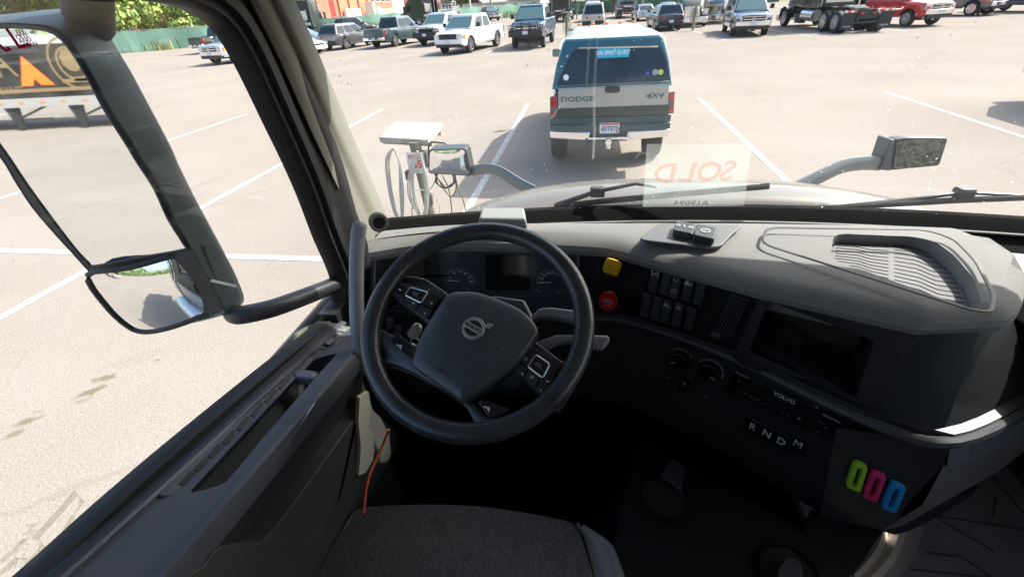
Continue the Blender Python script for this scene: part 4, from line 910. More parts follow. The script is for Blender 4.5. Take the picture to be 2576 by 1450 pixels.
def carve(o, *cut):
    for c in cut:
        co = c.build('cutter', blk, None); b = o.modifiers.new('b', 'BOOLEAN'); b.operation = 'DIFFERENCE'; b.object = co; b.solver = 'EXACT'
        bpy.context.view_layer.update()
        me = bpy.data.meshes.new_from_object(o.evaluated_get(bpy.context.evaluated_depsgraph_get()))
        o.modifiers.clear(); o.data = me; bpy.data.objects.remove(co)
    o.data.polygons.foreach_set('use_smooth', [True] * len(o.data.polygons)); o.data.set_sharp_from_angle(angle=R(30))
def Z(p): return V((p[0], p[1], p[2] + EYE))    # heights relative to the eye
# ---- windshield
def WS(s, t, off=0.):
    return Z((XC + s * (1.02 - .04 * t), 1.335 - .13 * s * s - .34 * t + off, -.575 + .72 * t))
g = MB(); NS, NT = 20, 8
g.loft([[WS(-1 + 2 * i / NS, j / NT) for i in range(NS + 1)] for j in range(NT + 1)], 0, False)
wsg = glassmat('windshield_glass', (.95, .985, .97), .035, .8, (.7, .72, .70), refl=.8)
ws = g.build('windshield', wsg, truck)
wsn = V((0, -.9, -.43)).normalized()
wp = (Z((XC, 1.325, -.575)) , V((0, 1, .474)).normalized())
# see-through sale sheet on the glass, its red word reads backwards from in here
shm = glassmat('sheet_film', (.90, .95, .92), .24, 0, (.85, .88, .85), refl=.3); redf = glassmat('sheet_red', (1, .84, .80), .15, 0, (.80, .16, .08), refl=0); blf = glassmat('sheet_ink', (.5, .5, .5), .7, 0, (.08, .08, .08), refl=0)
Q = [at(u, v, pl=(wp[0] + V((0, -.03, 0)), wp[1])) for u, v in ((1617, 520), (1872, 518), (1893, 361), (1627, 362))]
MB().quad(*Q).build('sale_sheet', shm, ws)
sf = Fr(at(1742, 450, pl=(wp[0] + V((0, -.032, 0)), wp[1])), (1, 0, 0), (0, -.45, .9), -wp[1])
g = MB()
for ch, u, v in (('S', 1830, 432), ('O', 1783, 434), ('L', 1730, 436), ('D', 1672, 438)):
    a, b = sf.ab(at(u, v, pl=(sf.o, sf.n))); vs, fs = text_geo(ch, .098, 0, 'CENTER', True); g.add([sf.p(a - p.x * .82, b + p.y, .001) for p in vs], fs)
g.build('sheet_word', redf, ws)
g = MB(); a, b = sf.ab(at(1739, 510, pl=(sf.o, sf.n))); vs, fs = text_geo('A19094', .032, 0); g.add([sf.p(a - p.x * .95, b + p.y * .8, .001) for p in vs], fs); g.build('sheet_number', blf, ws)
g = MB()
for pts, w_ in ((((1503, 92), (1499, 160), (1494, 240), (1496, 330), (1492, 400)), .0032), (((1484, 96), (1480, 150), (1476, 215)), .0026), (((1372, 210), (1392, 190), (1408, 176)), .002), (((1385, 300), (1408, 268), (1424, 250)), .002), (((1600, 398), (1606, 388), (1620, 384), (1632, 390)), .0015)):
    for p, q in zip(pts, pts[1:]):
        a_, b_ = [at(*k, pl=(wp[0] + V((0, -.022, 0)), wp[1])) for k in (p, q)]; sd_ = (b_ - a_).cross(wp[1]).normalized() * w_; g.quad(a_ - sd_, a_ + sd_, b_ + sd_, b_ - sd_)
g.build('dried_streak', glassmat('streak_film', (.96, .97, .96), .16, .0, (.8, .82, .8), refl=0), ws)
# ---- hood, cowl, wipers, hood mirrors
g = MB(); rings = []
for (y, zc, w, dr) in ((1.50, -.66, .90, .10), (1.53, -.615, .90, .10), (1.58, -.605, .90, .10), (1.70, -.61, .89, .105), (1.88, -.655, .88, .11), (2.15, -.77, .86, .13), (2.45, -.90, .84, .15), (2.75, -1.05, .80, .17), (2.95, -1.22, .74, .2), (3.02, -1.45, .70, .2)):
    r_ = []
    for k in range(-12, 13):
        s_ = k / 12; x = s_ * w * 1.04; r_.append(Z((XC + x, y - .10 * abs(s_) ** 2.5 * (1 if y > 1.5 else .5), zc - dr * abs(s_) ** 3.2 - (.35 if abs(k) == 12 else 0))))
    rings.append(r_)
g.loft(rings, 0, False); hood_o = g.build('hood', body_p, truck, ang=50)
g = MB()
for sx in (-1, 1):
    rg = []
    for (y, z) in ((1.1, -1.05), (1.5, -.95), (2.0, -1.0), (2.5, -1.15), (2.95, -1.45)): rg.append([Z((XC + sx * .86, y, z)), Z((XC + sx * 1.05, y, z - .04)), Z((XC + sx * 1.14, y, z - .3)), Z((XC + sx * 1.14, y, z - .7))])
    g.loft(rg, 0, False)
g.build('fender', body_p, truck)
g = MB(); g.loft([[Z((XC + s_ * 1.0, 1.33 - .13 * s_ * s_, -.60)), Z((XC + s_ * .98, 1.40 - .10 * s_ * s_, -.635)), Z((XC + s_ * .98, 1.56 - .10 * s_ * s_, -.66 - .03 * s_ * s_))] for s_ in [k / 8 for k in range(-8, 9)]], 0, False)
g.build('cowl', mat('cowl_dark', (.02, .032, .03), .9, spec=.08, bump=.4, bscale=40), truck)
def wsp(u, v, off=.02): return at(u, v, pl=(wp[0] + V((0, off, 0)), wp[1]))
def wiper(arm, blade, joint):
    g = MB(); g.tube([wsp(*p, .035) for p in arm], [.009, .007, .005, .004][:len(arm)] if len(arm) <= 4 else .009, 8); o = g.build('wiper_arm', blks, truck)
    g = MB(); g.tube([wsp(*p, .022) for p in blade], .006, 6, flat=1.5); g.tube([wsp(p[0], p[1] - 4, .026) for p in blade[1:-1] or blade], .005, 6); g.build('wiper_blade', blks, o)
    g = MB(); g.box(wsp(*joint, .04), (.045, .03, .03)); g.build('washer_jet', blk, o, .006)
wiper(((1400, 516), (1502, 481), (1600, 462), (1650, 470)), ((1395, 519), (1500, 508), (1700, 489), (1935, 468)), (1503, 482))
wiper(((2090, 524), (2300, 500), (2424, 484), (2576, 492)), ((2060, 524), (2200, 516), (2400, 504), (2620, 495)), (2424, 485))
def resampl(P, n):
    L_ = [0]
    for i in range(len(P)): L_.append(L_[-1] + (P[(i + 1) % len(P)] - P[i]).length)
    out = []
    for k in range(n):
        t = L_[-1] * k / n; j = max(i for i in range(len(P)) if L_[i] <= t); out.append(P[j].lerp(P[(j + 1) % len(P)], (t - L_[j]) / max(1e-6, L_[j + 1] - L_[j])))
    return out
def mirror_face(u, v): return at(u, v, y=2.3)
ml = MB(); P = rpoly([mirror_face(*p) for p in ((1077, 436), (1187, 443), (1172, 373), (1078, 376))], .02); ml.loft([P, [p + V((0, .09, 0)) for p in P], [sum(P, V()) / len(P) + (p - sum(P, V()) / len(P)) * .6 + V((0, .13, 0)) for p in P]], 0, True, True, True)
hm = ml.build('hood_mirror', blks, truck, .006)
mirm = mat('mirror_silver', (.86, .88, .88), .02, 1.)
cc = sum(P, V()) / len(P); MB().loft([[cc + (p - cc) * f_ + V((0, -.001 - (1 - f_ * f_) * .007, 0)) for p in resampl(P, 40)] for f_ in (.93, .8, .65, .5, .35, .2, .05)], 0, True, False, True).build('mirror_glass', mirm, hm, ang=80)
def arm(pts, y0, y1, w=.05, nm='mirror_arm', mm=None):
    n = len(pts) - 1; g = MB(); g.tube(catmull([at(u, v, y=y0 + (y1 - y0) * k / n) for k, (u, v) in enumerate(pts)], 5, False), w, 10, flat=.45, up=(0, 1, 0)); return g.build(nm, mm or mat('arm_grey', (.13, .145, .15), .45), truck)
arm(((1186, 430), (1225, 424), (1258, 432), (1300, 458), (1345, 482)), 2.34, 2.05, .030)
P = rpoly([mirror_face(*p) for p in ((2240, 429), (2364, 417), (2387, 347), (2285, 346), (2250, 352))], .015); mr = MB()
mr.loft([P, [p + V((-.02, .05, 0)) for p in P]], 0, True, True, True)
hm = mr.build('hood_mirror', blks, truck, .006)
cc = sum(P, V()) / len(P); MB().prism([cc + (p - cc) * .9 + V((0, -.002, 0)) for p in P], (0, -.002, 0)).build('mirror_glass', mat('mirror_dark_reflection', (.075, .095, .09), .05, 1., var=.3, vscale=60, vcol=(.16, .18, .17)), hm)  # dark speckled reflection of the dash put into the glass colour
MB().prism([mirror_face(*p) for p in ((2213, 428), (2242, 430), (2252, 351), (2240, 352))], (-.01, .09, 0)).build('mirror_shell', mat('shell_slate', (.09, .10, .105), .45), hm, .006)
arm(((2218, 412), (2175, 410), (2120, 418), (2060, 445), (1990, 480)), 2.34, 2.05, .034)
# ---- the lower edge of the windshield
g = MB(); rings = []
for s_ in [k / 16 for k in range(-16, 17)]:
    y = 1.33 - .13 * s_ * s_; x = XC + s_ * 1.01
    rings.append([Z((x, y + .005, -.545)), Z((x, y - .02, -.553)), Z((x, y - .045, -.572)), Z((x, y - .075, -.566)), Z((x, y - .10, -.585)), Z((x, y - .19, -.60)), Z((x, y - .26, -.62))])
g.loft(rings, 0, False); MB().tube([r_[3] + V((0, -.004, .002)) for r_ in rings[3:30]], .0035, 6).build('trim_highlight', mat('highlight_grey', (.30, .29, .27), .6), truck); g.build('windshield_trim', mat('trim_gloss_dark', (.010, .010, .010), .95, spec=.03), truck, ang=25)  # highlight along the trim put in as a pale grey tube
# ---- pillar trim beside the windshield
def wedge(u, v):   # on the rake of the windshield edge
    r = ray(u, v); t = (1.28 - .5 * .55) / (r.y + .5 * r.z); return O + r * t
Dp = [at(*p, x=-.60) for p in ((625, 0), (700, 150), (780, 330), (860, 500), (895, 575), (905, 622))]
Wp = [wedge(*p) for p in ((742, 0), (800, 130), (870, 300), (930, 440), (968, 528), (1000, 592))]
def ext(L_): return [L_[0] + (L_[0] - L_[1]) * 3] + L_
Dp, Wp = ext(Dp), ext(Wp); rings = []
for a, b in zip(Dp, Wp):
    d = b - a; o_ = (V((.42, -.88, .2))).normalized()
    rings.append([a, a + d * .05 + o_ * .012, a + d * .22 + o_ * .030, a + d * .38 + o_ * .020, a + d * .47 + o_ * .014, a + d * .58 + o_ * .030, a + d * .70 + o_ * .036, a + d * .88 + o_ * .020, b + o_ * .002, b + V((-.026, .043, 0))])
g = MB(); rs = []
for i in range(len(rings) - 1):
    for k in range(5): rs.append([p.lerp(q, k / 5) for p, q in zip(rings[i], rings[i + 1])])
rs.append(rings[-1]); g.loft(rs, 0, False); pt = g.build('pillar_trim', trimg, truck, ang=60)
nf = (at(952, 558, pl=(Wp[-2].lerp(Dp[-2], .4), V((-.55, .75, -.1)))))
hn = V((.55, -.8, .12)).normalized()
c = O + ray(952, 558) * 1.055
g = MB(); g.ring(c + hn * -.01, hn, .0135, .021, .022, 28); g.build('speaker_ring', trimg, pt, .002)
MB().cyl(c, hn, .0138, .008, 20).build('speaker_hole', rub, pt)
# ---- door: frame with window opening
win = [(840, 800), (862, 745), (857, 690), (820, 600), (780, 490), (740, 396), (700, 310), (640, 180), (590, 90), (540, 40), (450, 5)]
Wn = [at(*p, x=-.62) for p in win]
Wn += [Z((-.62, .60, .035)), Z((-.62, .3, .045)), Z((-.62, 0, .045)), Z((-.62, -.42, .02)), Z((-.62, -.52, -.05)), Z((-.62, -.54, -.3)), Z((-.62, -.5, -.50)), Z((-.62, -.35, -.49)), Z((-.62, 0, -.515)), at(100, 1450, x=-.62), at(300, 1262, x=-.62), at(500, 1085, x=-.62), at(700, 916, x=-.62)]
cw_ = Z((-.62, .15, -.25))
def grow(P, dx, f): return [V((cw_.x + dx, cw_.y + (p.y - cw_.y) * f, cw_.z + (p.z - cw_.z) * f)) for p in P]
Wd = catmull(Wn, 3)
def off(P, d, dx):
    out = []; n = len(P)
    for i in range(n):
        t = (P[(i + 1) % n] - P[i - 1]); nn = V((0, t.z, -t.y)).normalized(); 
        if nn.dot(P[i] - cw_) < 0: nn = -nn
        kk = 1 - .86 * min(1, max(0, (-nn.z - .55) / .3)); kx = 1 - .9 * min(1, max(0, (-nn.z - .55) / .3)); out.append(P[i] + nn * d * kk + V((dx * (kx if dx > 0 else 1), 0, 0)))
    return out
g = MB(); g.loft([off(Wd, 0, -.035), off(Wd, -.004, 0), off(Wd, .004, .012), off(Wd, .018, .010), off(Wd, .022, .022), off(Wd, .040, .024), off(Wd, .046, .012), off(Wd, .075, .016), off(Wd, .09, .03), off(Wd, .115, .03), off(Wd, .2, .0)], 0)
df = g.build('door_frame', rub, truck, ang=60)
sg_ = MB(); sg_.add(off(Wd, .006, -.02), [tuple(range(len(Wd)))]); sideglass = sg_.build('side_window', glassmat('side_glass', (.95, .985, .97), .02, .10, (.7, .74, .72), refl=.6), truck)
# sticker, mirrored emblem and lettering low on the side glass
sx_ = -.635; gf = Fr((sx_, .1, EYE - .4), (0, 1, 0), (0, 0, 1), (1, 0, 0)); em = glassmat('window_decal', (.84, .83, .76), .22, 0, (.45, .43, .34), refl=0)
def gq(pts): return [at(u, v, x=sx_ + .004) for u, v in pts]
g = MB()
for P in (((186, 1232), (197, 1243), (142, 1306), (125, 1302)), ((197, 1243), (214, 1262), (182, 1296), (200, 1268)), ((125, 1302), (142, 1306), (92, 1360), (78, 1352)), ((182, 1293), (192, 1296), (152, 1350), (140, 1368), (168, 1310)), ((96, 1352), (120, 1378), (96, 1408), (70, 1425), (52, 1402), (64, 1398), (72, 1404), (98, 1376)), ((0, 1405), (30, 1380), (60, 1352), (66, 1358), (30, 1395), (0, 1420)), ((10, 1424), (40, 1398), (50, 1404), (36, 1420), (22, 1432), (0, 1448), (0, 1440))):
    Q = gq(P); g.add(Q, [tuple(range(len(Q)))])
wl = Fr(at(60, 1370, x=sx_ + .006), (0, .80, .6), (0, -.6, .8), (1, 0, 0)); vs, fs = text_geo('MADE', .018, 0, 'CENTER', True); g2 = MB(); g2.add([wl.p(-p.x - .0, p.y, .001) for p in vs], fs)
o = g.build('window_decal', em, sideglass); g2.build('decal_lettering', glassmat('decal_pale', (.95, .95, .93), .25, 0, (.8, .78, .7), refl=0), o)
g = MB(); al = glassmat('paper_reflection', (.93, .95, .97), .22, 0, (.85, .88, .9), refl=0); alr = glassmat('reflected_red', (.8, .3, .4), .8, 0, (.50, .02, .10), refl=0)
Q = gq(((-60, 78), (66, 76), (92, 120), (103, 131), (-60, 142))); g.add(Q, [tuple(range(5))]); ap = g.build('paper_reflection', al, sideglass)  # reflection of a lettered sheet, put onto the glass as a tinted film
g = MB(); lf = Fr(at(16, 104, x=sx_ + .008), (0, 1, .12), (0, 0, 1), (1, 0, 0)); g.text('A. L.', lf, 0, 0, .028, c=.001, sx=.8, bold=True)
for k, (u, v, st) in enumerate(((50, 82, 'EFF'), (54, 92, 'OUT'), (62, 102, 'AND'), (74, 114, 'LOAN'))): a, b = lf.ab(at(u, v, x=sx_ + .008)); g.text(st, lf, a, b, .0065, c=.001)
for P in (((-60, 126), (92, 120), (92, 121), (-60, 127)), ((0, 77.5), (66, 76), (66, 76.8), (0, 78.3))):
    Q = [q + V((.003, 0, 0)) for q in gq(P)]; g.add(Q, [(0, 1, 2, 3)])
g.build('reflected_lettering', alr, sideglass)
# ---- door panel: long strips along the sill
def row(n_, f_, x): return at(*n_, x=x), at(*f_, x=x)
rows = [row((96, 1450), (840, 800), -.622), row((113, 1450), (850, 803), -.614), row((130, 1450), (858, 806), -.606), row((150, 1450), (866, 808), -.600), row((166, 1450), (874, 810), -.597), row((174, 1450), (878, 813), -.600), row((184, 1450), (881, 815), -.596), None, row((378, 1450), (903, 858), -.522), row((395, 1450), (908, 864), -.508), row((410, 1450), (913, 874), -.502)]
rows[7] = tuple(p.lerp(q, .6) for p, q in zip(rows[6], rows[8]))
def longrow(a, b):
    d = b - a; t0 = (-.6 - a.y) / d.y; return a + d * t0, b
def stripmesh(rr, extra=None):
    A = [longrow(a, b) for a, b in rr]; nn = 14; return [[a.lerp(b, k / nn) for a, b in A] for k in range(nn + 1)]
g = MB(); g.loft(stripmesh(rows[:4]), 0, False); g.build('door_seal', rub, truck, ang=50)
g = MB(); g.loft(stripmesh(rows[2:7]), 0, False); g.build('sill_strip', mat('sill_slate', (.11, .113, .145), .42, bump=.1, bscale=200), truck, ang=50)
S = stripmesh(rows[6:]); g = MB(); S2 = []
for r_ in S:
    e = r_[-1]; S2.append(list(r_) + [e + V((.004, 0, -.02)), e + V((-.004, 0, -.05)), e + V((-.06, 0, -.06)), V((r_[0].x - .01, r_[0].y, e.z - .06)), V((r_[0].x - .01, r_[0].y, r_[0].z - .02))])
g.loft(S2, 0, True, True, True); dp = g.build('door_panel', doorm, truck, ang=40)
def onpanel(u, v):   # point on the sloping top of the panel
    a, b = longrow(*rows[6]); c_, d_ = longrow(*rows[8]); n = (b - a).cross(c_ - a).normalized(); return at(u, v, pl=(a, n)), n
pn = onpanel(500, 1200)[1]; pn = pn if pn.z > 0 else -pn
def pp(u, v, h=0.): return onpanel(u, v)[0] + pn * h
cut = rpoly([pp(*p, .03) for p in ((465, 1252), (553, 1243), (640, 1163), (742, 1042), (828, 938), (836, 905), (786, 905))], [.01, .03, .06, .05, .03, .015, .02])
cm = MB(); cm.prism(cut, pn * -.085); carve(dp, cm)
MB().prism([p - pn * .0795 for p in cut], pn * .004).build('pocket_floor', doord, dp)
# slotted rail beside the pocket
g = MB(); rl_ = [pp(*p, .0) for p in ((352, 1268), (448, 1252), (792, 905), (760, 893))]; 
slots = []
for k in range(9):
    t = k / 8.6; u = 468 + (770 - 468) * t; v = 1207 + (910 - 1207) * t
    if k == 5: pass
    a, b = pp(u - 13, v + 16, .002), pp(u + 13, v - 16, .002); slots.append((a, b))
g.prism(rpoly([pp(*p, .001) for p in ((388, 1252), (446, 1250), (793, 904), (762, 890))], .01), pn * .004); o = g.build('slot_rail', doorm, dp, .002)
g = MB()
for a, b in slots: g.bar(a + pn * .0035, b + pn * .0035, .0075, .003, up=tuple(pn))
g.build('slot', rub, o)
# handle in the pocket
g = MB(); hp = pp(770, 955, .0); g.loft([rpoly([hp + V(q) for q in ((-.03, -.018, .004), (.03, -.02, .004), (.032, .016, .002), (-.028, .018, .006))], .006, 2), rpoly([hp + V(q) for q in ((-.028, -.012, .022), (.026, -.014, .02), (.026, .010, .018), (-.024, .012, .022))], .006, 2)], 0, True, True, True)
g.bar(hp + V((.0, .0, .0)), hp + V((-.01, -.03, -.06)), .018, .02); g.build('door_handle', mat('handle_slate', (.12, .125, .14), .35), dp, .003)
# window switches
f2 = Fr(pp(847, 862, .001), (longrow(*rows[8])[1] - longrow(*rows[8])[0]).cross(pn), pn.cross(V((1, 0, 0))), pn)
def lozenge(px_, h, name, mm, par, bev=.002, r=.006): 
    P = rpoly([pp(*p, .001) for p in px_], r); return MB().prism(P, pn * h).build(name, mm, par, bev)
so_ = lozenge(((797, 876), (838, 834), (900, 842), (872, 888)), .003, 'window_switch_panel', doorm, dp)
for P in (((809, 872), (826, 855), (838, 857), (826, 876)), ((833, 877), (846, 858), (864, 860), (852, 880))): lozenge(P, .012, 'window_switch', doorm, so_)
for P in (((826, 853), (836, 842), (846, 844), (840, 856)), ((850, 858), (860, 846), (870, 847), (866, 860))): lozenge(P, .0045, 'switch_well', rub, so_)
mo = lozenge(((834, 834), (842, 822), (886, 826), (880, 842), (862, 838)), .006, 'mirror_control', mat('control_grey', (.14, .14, .13), .5), dp, .001)
g = MB()
for u, v in ((848, 832), (862, 834), (874, 838), (856, 826), (877, 830)): q = pp(u, v, .0075); g.box(q, (.004, .004, .0008))
g.build('icon', icon, mo)
# lower door below the sill edge
A_, B_ = longrow(*rows[10]); g = MB(); rings = []
for k in range(19):
    p = A_.lerp(B_, k / 18); rings.append([p + V((.002, 0, -.02)), p + V((-.012, 0, -.06)), p + V((-.03, 0, -.12)), p + V((-.025, 0, -.22)), p + V((.015, 0, -.28)), p + V((.022, 0, -.33)), p + V((-.02, 0, -.42)), p + V((-.02, 0, -.8))])
g.loft(rings, 0, False); ld = g.build('lower_door', doord, truck, ang=60)
def onld(u, v, x=-.535): return at(u, v, x=x)
P = catmull([onld(*p) for p in ((600, 1310), (640, 1262), (700, 1195), (760, 1130), (805, 1105), (812, 1128), (780, 1180), (720, 1245), (668, 1290), (640, 1310), (612, 1322))], 4)
MB().prism(P, (-.02, 0, 0)).build('grab_recess', mat('recess_slate', (.11, .105, .13), .55, bump=.2, bscale=300), ld, .004)
P = catmull([onld(*p, -.50) for p in ((480, 1480), (515, 1420), (560, 1372), (640, 1366), (670, 1350), (720, 1290), (800, 1180), (900, 1040), (905, 1010), (905, 1200), (800, 1500))], 4)
MB().prism(P, (-.05, 0, 0)).build('map_pocket', mat('pocket_black', (.055, .052, .05), .6, bump=.3, bscale=350), ld, .006)
MB().bar(onld(672, 1248, -.531) if False else at(675, 1187, x=-.500), at(791, 1015, x=-.500), .002, .002).build('panel_seam', satin, ld)
# ---- big mirror outside the window
mfr = Fr(MP, (1, .05, 0), (0, 0, 1), -(-MN)); mfr = Fr(MP, MN.cross(V((0, 0, 1))) * -1, (0, 0, 1), MN)
def mp_(u, v, c=0.): return at(u, v, pl=(MP + MN * c, MN))
gl1 = [(-240, 130), (-130, 84), (0, 68), (80, 70), (128, 80), (160, 103), (190, 142), (225, 200), (262, 272), (320, 363), (345, 405), (390, 475), (425, 552), (464, 614), (462, 628), (350, 648), (240, 669), (221, 660), (185, 622), (120, 537), (65, 462), (0, 367), (-110, 235)]
front = [(-258, 126), (-136, 74), (0, 58), (84, 60), (138, 68), (172, 94), (203, 136), (240, 196), (278, 268), (336, 358), (361, 400), (406, 470), (441, 547), (492, 640), (560, 765), (552, 790), (470, 812), (370, 830), (340, 822), (300, 778), (230, 690), (100, 545), (42, 462), (0, 394), (-120, 245)]
back = [(-255, 90), (-140, 50), (0, 38), (125, 24), (205, 24), (245, 45), (283, 108), (305, 143), (343, 213), (423, 363), (448, 420), (490, 505), (525, 570), (575, 663), (613, 742), (600, 772), (548, 792), (420, 822), (380, 826), (330, 790), (260, 700), (160, 560), (100, 470), (30, 380), (-100, 230)]
FP, BP = catmull([mp_(*p) for p in front], 4), catmull([mp_(*p, -.085) for p in back], 4); OP = FP
oc = sum(OP, V()) / len(OP); bc_ = sum(BP, V()) / len(BP)
rings = [[oc + (p - oc) * .975 + MN * -.004 for p in FP], [p + MN * .001 for p in FP], [a_.lerp(b_, .30) + (a_ - oc).normalized() * .004 for a_, b_ in zip(FP, BP)], [a_.lerp(b_, .75) + (a_ - oc).normalized() * .003 for a_, b_ in zip(FP, BP)], BP, [bc_ + (p - bc_) * .9 - MN * .02 for p in BP], [bc_ + (p - bc_) * .6 - MN * .03 for p in BP]]
g = MB(); g.loft(rings, 0, True, False, True); mh = g.build('side_mirror', mat('mirror_housing', (.05, .07, .07), .42, bump=.18, bscale=160), truck, ang=50)
g = MB(); g.add([oc + (p - oc) * .98 for p in OP], [tuple(range(len(OP)))]); g.build('mirror_frame', rub, mh)
P = catmull([mp_(*p, .003) for p in gl1], 3); MB().add(P, [tuple(range(len(P)))]).build('flat_glass', mirm, mh); MB().tube(P, .003, 6, closed=True).build('glass_rim', rub, mh)
gl2 = [(246, 678), (350, 660), (470, 640), (484, 648), (515, 705), (548, 770), (540, 784), (470, 806), (400, 822), (360, 822), (335, 805), (290, 745)]
P = catmull([mp_(*p, .004) for p in gl2], 4); c2_ = sum(P, V()) / len(P); rad = .26
g = MB(); rg = []
for f_ in (1, .85, .7, .55, .4, .25, .1):
    rr2 = []
    for p in P:
        q = c2_ + (p - c2_) * f_; d2 = (q - c2_).length; rr2.append(q + MN * (.026 - (d2 * d2) / (2 * rad) - .24 * (q - c2_).x + .045 * (q - c2_).z))
    rg.append(rr2)
g.loft(rg, 0, True, False, True); g.build('convex_glass', mirm, mh, ang=89); MB().tube(rg[0], .006, 6, closed=True).build('glass_rim', rub, mh)
g = MB(); wf = Fr(mp_(450, 788, .012), (-1, -.05, 0), (0, 0, 1), MN); 
# arms of the mirror
g.tube(catmull([mp_(225, 60, -.075), mp_(222, 20, -.06), mp_(215, -60, -.05), Z((-.72, .78, .25))], 5, False), .034, 14); g.build('mirror_stem', mat('stem_dark', (.010, .013, .016), .7), mh); g = MB(); g.tube(catmull([mp_(585, 782, -.06), at(600, 792, x=-.74), at(680, 776, x=-.70), at(760, 748, x=-.67), at(852, 712, x=-.64)], 5, False), .021, 12); g.build('mirror_bracket', blks, mh)
MB().bar(mp_(531, 703, -.004) + V((.004, -.004, 0)), mp_(590, 717, -.070) + V((.005, -.004, 0)), .004, .006).build('reflector_strip', icon, mh)
# outer skin of the cab for the curved mirror
g = MB(); g.box(Z((-.70, -.2, -1.15)), (.04, 2.0, .9)); g.box(Z((-.72, -2.6, -.6)), (.04, 2.8, 2.2)); g.box(Z((-.71, .85, -.95)), (.03, .35, .55)); g.build('cab_side', body_p, truck, .015)
g = MB(); g.cyl(Z((-.80, -1.6, -1.75)), (0, 1, 0), .3, 1.3, 20); g.build('fuel_tank', alu, truck, .01)
# roof, back wall, floor, firewall, far door
inn = mat('headliner_grey', (.34, .32, .29), .9); carp = mat('floor_rubber', (.010, .010, .011), .7, bump=.4, bscale=60, var=.2, vscale=4)
g = MB(); g.box(Z((XC, -.35, .34)), (2.15, 2.4, .04)); g.build('roof', inn, truck)
g = MB(); g.loft([[Z((XC + s_ * .98, y - .13 * s_ * s_, z)) for (y, z) in ((1.03, .135), (1.0, .125), (.93, .14), (.86, .20), (.80, .33), (.86, .36), (.99, .36))] for s_ in [k / 10 for k in range(-10, 11)]], 0, True, True, True); g.build('roof_header', inn, truck)
g = MB(); g.loft([[Z((XC + s_ * 1.05, y - .16 * s_ * s_, z)) for (y, z) in ((1.02, .15), (1.27, .085), (1.28, .095), (1.03, .19))] for s_ in [k / 10 for k in range(-10, 11)]], 0, True, True, True); g.build('sun_visor', blk, truck)
g = MB(); g.box(Z((XC, -1.3, -.65)), (2.15, .05, 2.0)); g.build('back_wall', inn, truck)
g = MB(); g.box(Z((XC, -.03, -1.64)), (2.3, 2.62, .04)); g.build('floor', carp, truck)
g = MB(); g.box(Z((XC, 1.24, -1.14)), (2.15, .06, 1.05)); g.box(Z((XC, 1.27, -.62)), (2.1, .16, .03)); g.build('firewall', blk, truck)
g = MB(); xr_ = XC + 1.03
g.box(Z((xr_, -.1, -1.12)), (.06, 2.84, 1.06)); MB().box(Z((-.63, 1.06, -1.15)), (.05, .46, 1.02)).build('kick_panel', blk, truck); g.box(Z((xr_, -.2, .2)), (.06, 2.6, .25)); g.box(Z((xr_, -.95, -.25)), (.06, .9, .9)); g.bar(Z((xr_, 1.1, -.66)), Z((xr_, .78, .2)), .07, .16, up=(0, 1, 0)); g.build('far_door', doord, truck)
MB().quad(Z((xr_, -.5, -.60)), Z((xr_, 1.0, -.60)), Z((xr_, .78, .1)), Z((xr_, -.5, .1))).build('far_window', glassmat('far_glass', (.9, .96, .93), .02, 0, refl=1.), truck)
# ---- dashboard
st = [((925, 628), (925, 792)), ((1115, 604), (1105, 792)), ((1460, 611), (1485, 800)), ((1600, 633), (1600, 814)), ((1912, 716), (1838, 898)), ((2328, 806), (2186, 1062)), ((2548, 796), (2400, 1112))]
RT = [zr(*a, -.50) for a, b in st]; RL = [zr(*b, -.74) for a, b in st]
FT = [zr(*p, -.52) for p in ((985, 586), (1180, 574), (1500, 566), (1640, 562), (1900, 562), (2230, 566), (2385, 572))]
RT.append(zr(2600, 690, -.50)); RL.append(zr(2620, 1010, -.74)); FT.append(zr(2420, 590, -.52))
nS = len(RT)
def inw(i, L_):
    a = L_[max(0, i - 1)]; b = L_[min(nS - 1, i + 1)]; t = b - a; n = V((-t.y, t.x, 0)).normalized(); return n
# top pad
rings = []
for i in range(nS):
    n = inw(i, RT); r_, f_ = RT[i], FT[i]; zz = V((0, 0, 1)); d = (f_ - r_)
    rings.append([f_ - zz * .09, f_ - zz * .01, f_ - d * .03 + zz * .004, r_ + d * .65 + zz * .022, r_ + d * .3 + zz * .016, r_ + n * .035 + zz * .008, r_ + n * .014 - zz * .000, r_ + n * .003 - zz * .010, r_ - zz * .022, r_ + n * .006 - zz * .036, r_ + n * .03 - zz * .043, r_ + n * .06 - zz * .09])
def refine(rings, idx, k=4):
    """catmull along the dash between the flat facing parts"""
    out = []
    m_ = len(rings)
    for i in range(m_ - 1):
        p0, p1, p2, p3 = rings[max(0, i - 1)], rings[i], rings[i + 1], rings[min(m_ - 1, i + 2)]
        for q in range(k):
            t = q / k
            out.append([.5 * ((2 * b) + (c - a) * t + (2 * a - 5 * b + 4 * c - d) * t * t + (3 * b - a - 3 * c + d) * t ** 3) for a, b, c, d in zip(p0, p1, p2, p3)] if i not in idx else [b.lerp(c, t) for b, c in zip(p1, p2)])
    out.append(rings[-1]); return out
g = MB(); g.loft(refine(rings, (3, 4, 5), 6), 0, True, True, True); pad = g.build('dashboard', padm, truck, ang=40)
